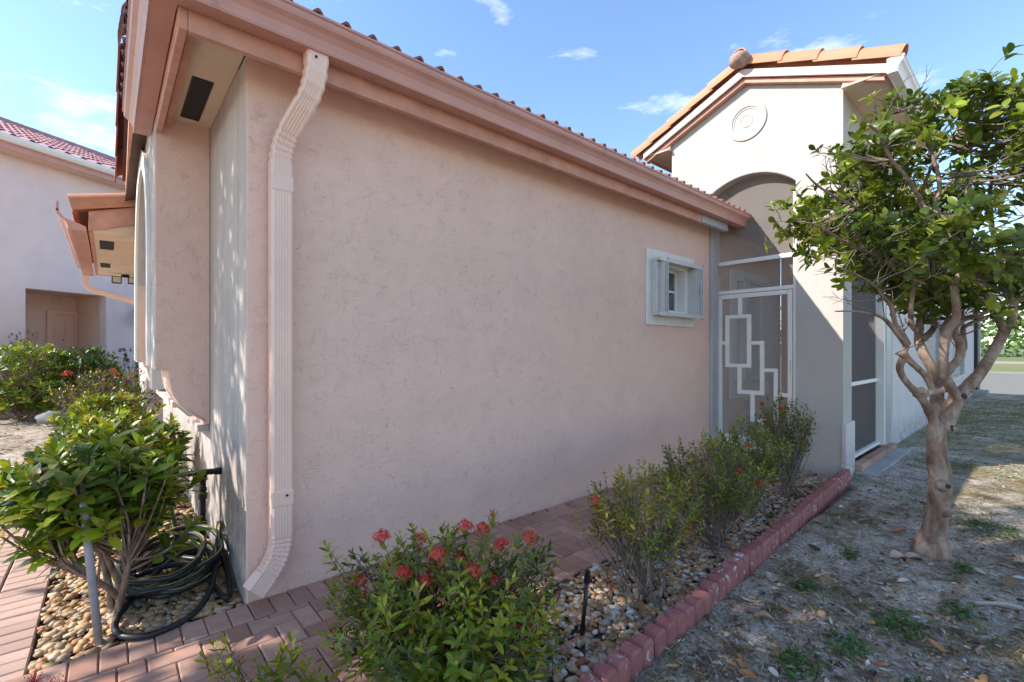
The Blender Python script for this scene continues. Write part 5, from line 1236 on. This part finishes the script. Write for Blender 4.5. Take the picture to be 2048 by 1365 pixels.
SC = [(.36, .29, .20), (.44, .38, .28), (.26, .20, .14), (.50, .45, .37), (.18, .13, .09)]
for i in range(22000):
    p = lawn_pt()
    if mnoise.noise(Vector((p.x * 1.4, p.y * 1.4, 8))) < -.22 and q.random() < .8: continue
    a = q.gauss(.4, 1.0); d = Vector((math.cos(a), math.sin(a), q.gauss(.02, .15))); LL = q.uniform(.02, .10)
    sw_.add((p.x, p.y, gz(p) + .002 + q.random() * .010), d, (q.gauss(0, .3), q.gauss(0, .3), 1), LL, q.uniform(.0015, .004), jit(q.choice(SC), .3), q.uniform(-.1, .2))
sw_.build('dry_grass', 'litter', kind='stuff')
gb = Leaves(True)
GC = [(.13, .17, .032), (.18, .21, .04), (.09, .13, .028), (.26, .24, .06), (.34, .29, .10)]
for i in range(30000):
    p = lawn_pt(1.35); nn_ = mnoise.noise(Vector((p.x * 1.1, p.y * 1.1, 15)))+ .5 * mnoise.noise(Vector((p.x * 4, p.y * 4, 2)))
    if nn_ < .15 - min(.45, max(0, p.x - 4.0) * .07): continue
    a = q.uniform(0, 6.3); d = Vector((math.cos(a) * .7, math.sin(a) * .7, q.uniform(.25, .9))); LL = q.uniform(.02, .05) * (1 + max(0, p.x - 5) * .06)
    gb.add((p.x, p.y, gz(p) - .003), d, (q.gauss(0, 1), q.gauss(0, 1), .3), LL, q.uniform(.002, .004) * (1 + max(0, p.x - 4) * .12), jit(q.choice(GC), .25), q.uniform(0, .5))
gb.build('grass', 'blade', kind='stuff')
WL = [((2.976, .487), .13, 'green weed clump in bare sand below the tree foot, broadest of the front ones'), ((2.60, .60), .10, 'low green weed patch midway between the edging and the broad clump'), ((2.27, .70), .11, 'ragged weed patch on white sand nearest the red edging'),
      ((3.05, .92), .07, 'small weed tuft close to the lichen speckled edging'), ((5.1, .27), .2, 'wide grassy weed patch right of the tree trunk at the sunlit spot'), ((3.35, .28), .10, 'weed tuft at the right edge of the picture below the sunlit patch'),
      ((3.72, .84), .06, 'tiny weed tuft between the tree foot and the edging'), ((2.45, .30), .09, 'weed clump low down near the bottom right corner'), ((4.02, .33), .06, 'little weed sprig at the right foot of the tree')]
for (x, y), R_, lab in WL:
    L_ = Leaves(); rt = thing('weed_tuft', lab, 'weed', (x, y, ground_z(x, y)), 0, 'weed tufts on the sandy lawn')
    for i in range(int(1500 * R_)):
        a = q.uniform(0, 6.3); r_ = R_ * q.random() ** .6; px_, py_ = x + r_ * math.cos(a) * 1.25, y + r_ * math.sin(a) * .8; b = q.uniform(0, 6.3); LL = q.uniform(.018, .04)
        L_.add((px_, py_, ground_z(px_, py_) + q.uniform(0, .028)), (math.cos(b), math.sin(b), q.uniform(0, .9)), (q.gauss(0, .4), q.gauss(0, .4), 1), LL, LL * q.uniform(.25, .5), jit(q.choice([(.07, .15, .025), (.10, .19, .03), (.05, .11, .02)]), .25), .2)
    L_.build('leaves', 'leaf_soft', rt, (x, y, ground_z(x, y)))
def big_leaf(pos, a, L, W, c, lab, cat='leaf', droop=-.12, n=10):
    m = MB(); v = []
    for i in range(n + 1):
        t_ = i / n; w_ = W * math.sin(PI * min(1, t_ * .96 + .03)) ** .75
        for s_ in (-1, -.5, 0, .5, 1): v.append((t_ * L, s_ * w_ / 2, .010 + .02 * abs(s_) * math.sin(t_ * 3) + droop * -L * .6 * (t_ - .5) ** 2 + .004 * math.sin(9 * t_ + 3 * s_)))
    m.add(v, [(i * 5 + j, i * 5 + j + 1, i * 5 + j + 6, i * 5 + j + 5) for i in range(n) for j in range(4)])
    o = obj('fallen_leaf', m, plain('big dry leaf', c, .85, .2, 25, .4, 60), smooth=True, label=lab, cat=cat)
    o.location = (pos[0], pos[1], ground_z(pos[0], pos[1]) + .008); o.rotation_euler = (q.uniform(-.15, .15), 0, a)
big_leaf((3.88, .66), -.75, .11, .085, (.46, .33, .25), 'large pale round dead leaf, left of the pair by the tree foot')
big_leaf((3.93, .60), -.9, .12, .07, (.43, .30, .23), 'large pale dead leaf, right of the pair by the tree foot')
big_leaf((3.50, .26), -1.2, .30, .035, (.40, .34, .27), 'long dry palm leaf strip lying right of the tree foot', droop=-.05)
big_leaf((2.52, .98), -1.1, .09, .04, (.42, .24, .12), 'orange brown curled dead leaf on white sand beside the red edging')
big_leaf((2.95, 1.05), .3, .12, .07, (.34, .25, .18), 'big brown dead leaf lying against the outside of the edging')
big_leaf((4.52, .68), 2.7, .10, .06, (.42, .13, .04), 'rust coloured dead leaf leaning at the left side of the trunk')

# ------------------------------------------------------------------ far wood across the pond
fw = Leaves(True); q = random.Random(8)
for bx__, by__, r_, h_, c in [(88 + q.uniform(-6, 10), y_, q.uniform(4, 6.5), q.uniform(6, 10.5), q.choice([(.12, .20, .06), (.15, .24, .07), (.10, .17, .055)])) for y_ in range(-70, 60, 4)]:
    for i in range(330):
        v = Vector((q.gauss(0, 1), q.gauss(0, 1), q.gauss(0, 1))).normalized() * (.75 + .3 * q.random()); k = 1 + .25 * mnoise.noise(v * 2.5 + Vector((by__, 0, 0)))
        fw.add((bx__ + v.x * r_ * k, by__ + v.y * r_ * k, max(.1, h_ * .5 + v.z * h_ * .55 * k)), rvec(), rvec(), q.uniform(.5, 1.1), q.uniform(.35, .8), jit(c, .3, .12), 0)
fw.build('far_wood', 'leaf_soft', kind='stuff')

# ------------------------------------------------------------------ street tree beyond the left edge, it shades the front wall and the lawn
sh = thing('shade_tree', 'tall broad street tree shading the house front', 'tree', (-4.4, 3.6, 0))
tm = MB().tube(smooth_path([(-4.4, 3.6, -.1), (-4.35, 3.65, 1.5), (-4.2, 3.8, 3.2), (-4.0, 4.0, 5.0), (-3.8, 4.1, 6.8)], 4), [.24 - .009 * i for i in range(17)], 10)
SL_ = Leaves(True); q = random.Random(23)
for k in range(16):
    a = q.uniform(0, 6.3); e = Vector((-4.0 + 2.4 * math.cos(a) * q.uniform(.5, 1), 4.0 + 2.9 * math.sin(a) * q.uniform(.5, 1), q.uniform(3.6, 7.8))); s_ = Vector((-4.15, 3.85, q.uniform(2.4, 5.5)))
    tm.tube(smooth_path([s_, s_.lerp(e, .5) + Vector((0, 0, .3)), e], 4), [.07 - .006 * i for i in range(9)], 6)
obj('trunk', tm, 'bark', sh, smooth=True)
clumps = []
while len(clumps) < 105:
    v = Vector((q.gauss(0, 1), q.gauss(0, 1), q.gauss(0, 1))).normalized() * q.random() ** .4
    p = Vector((-4.0 + v.x * 2.1, 4.4 + v.y * 2.9, 5.9 + v.z * 2.7))
    k = (.3 - p.x) / 1.8; yh = p.y - k; zh = p.z - 1.606 * k
    if yh > 2.3 and zh < .9 and q.random() < .72: continue
    if yh > 2.3 and .9 <= zh < 3.3 and q.random() < .12: continue
    clumps.append((p, q.uniform(.45, .85)))
for c_, r_ in clumps:
    for i in range(int(260 * r_ * r_)):
        v = Vector((q.gauss(0, 1), q.gauss(0, 1), q.gauss(0, 1) * .7)).normalized() * q.random() ** .4 * r_
        SL_.add(c_ + v, rvec(), rvec() + Vector((0, 0, .8)), q.uniform(.13, .22), q.uniform(.07, .11), jit((.05, .10, .028), .3), .2)
SL_.build('crown', 'leaf_soft', sh, (-4.4, 3.6, 0))
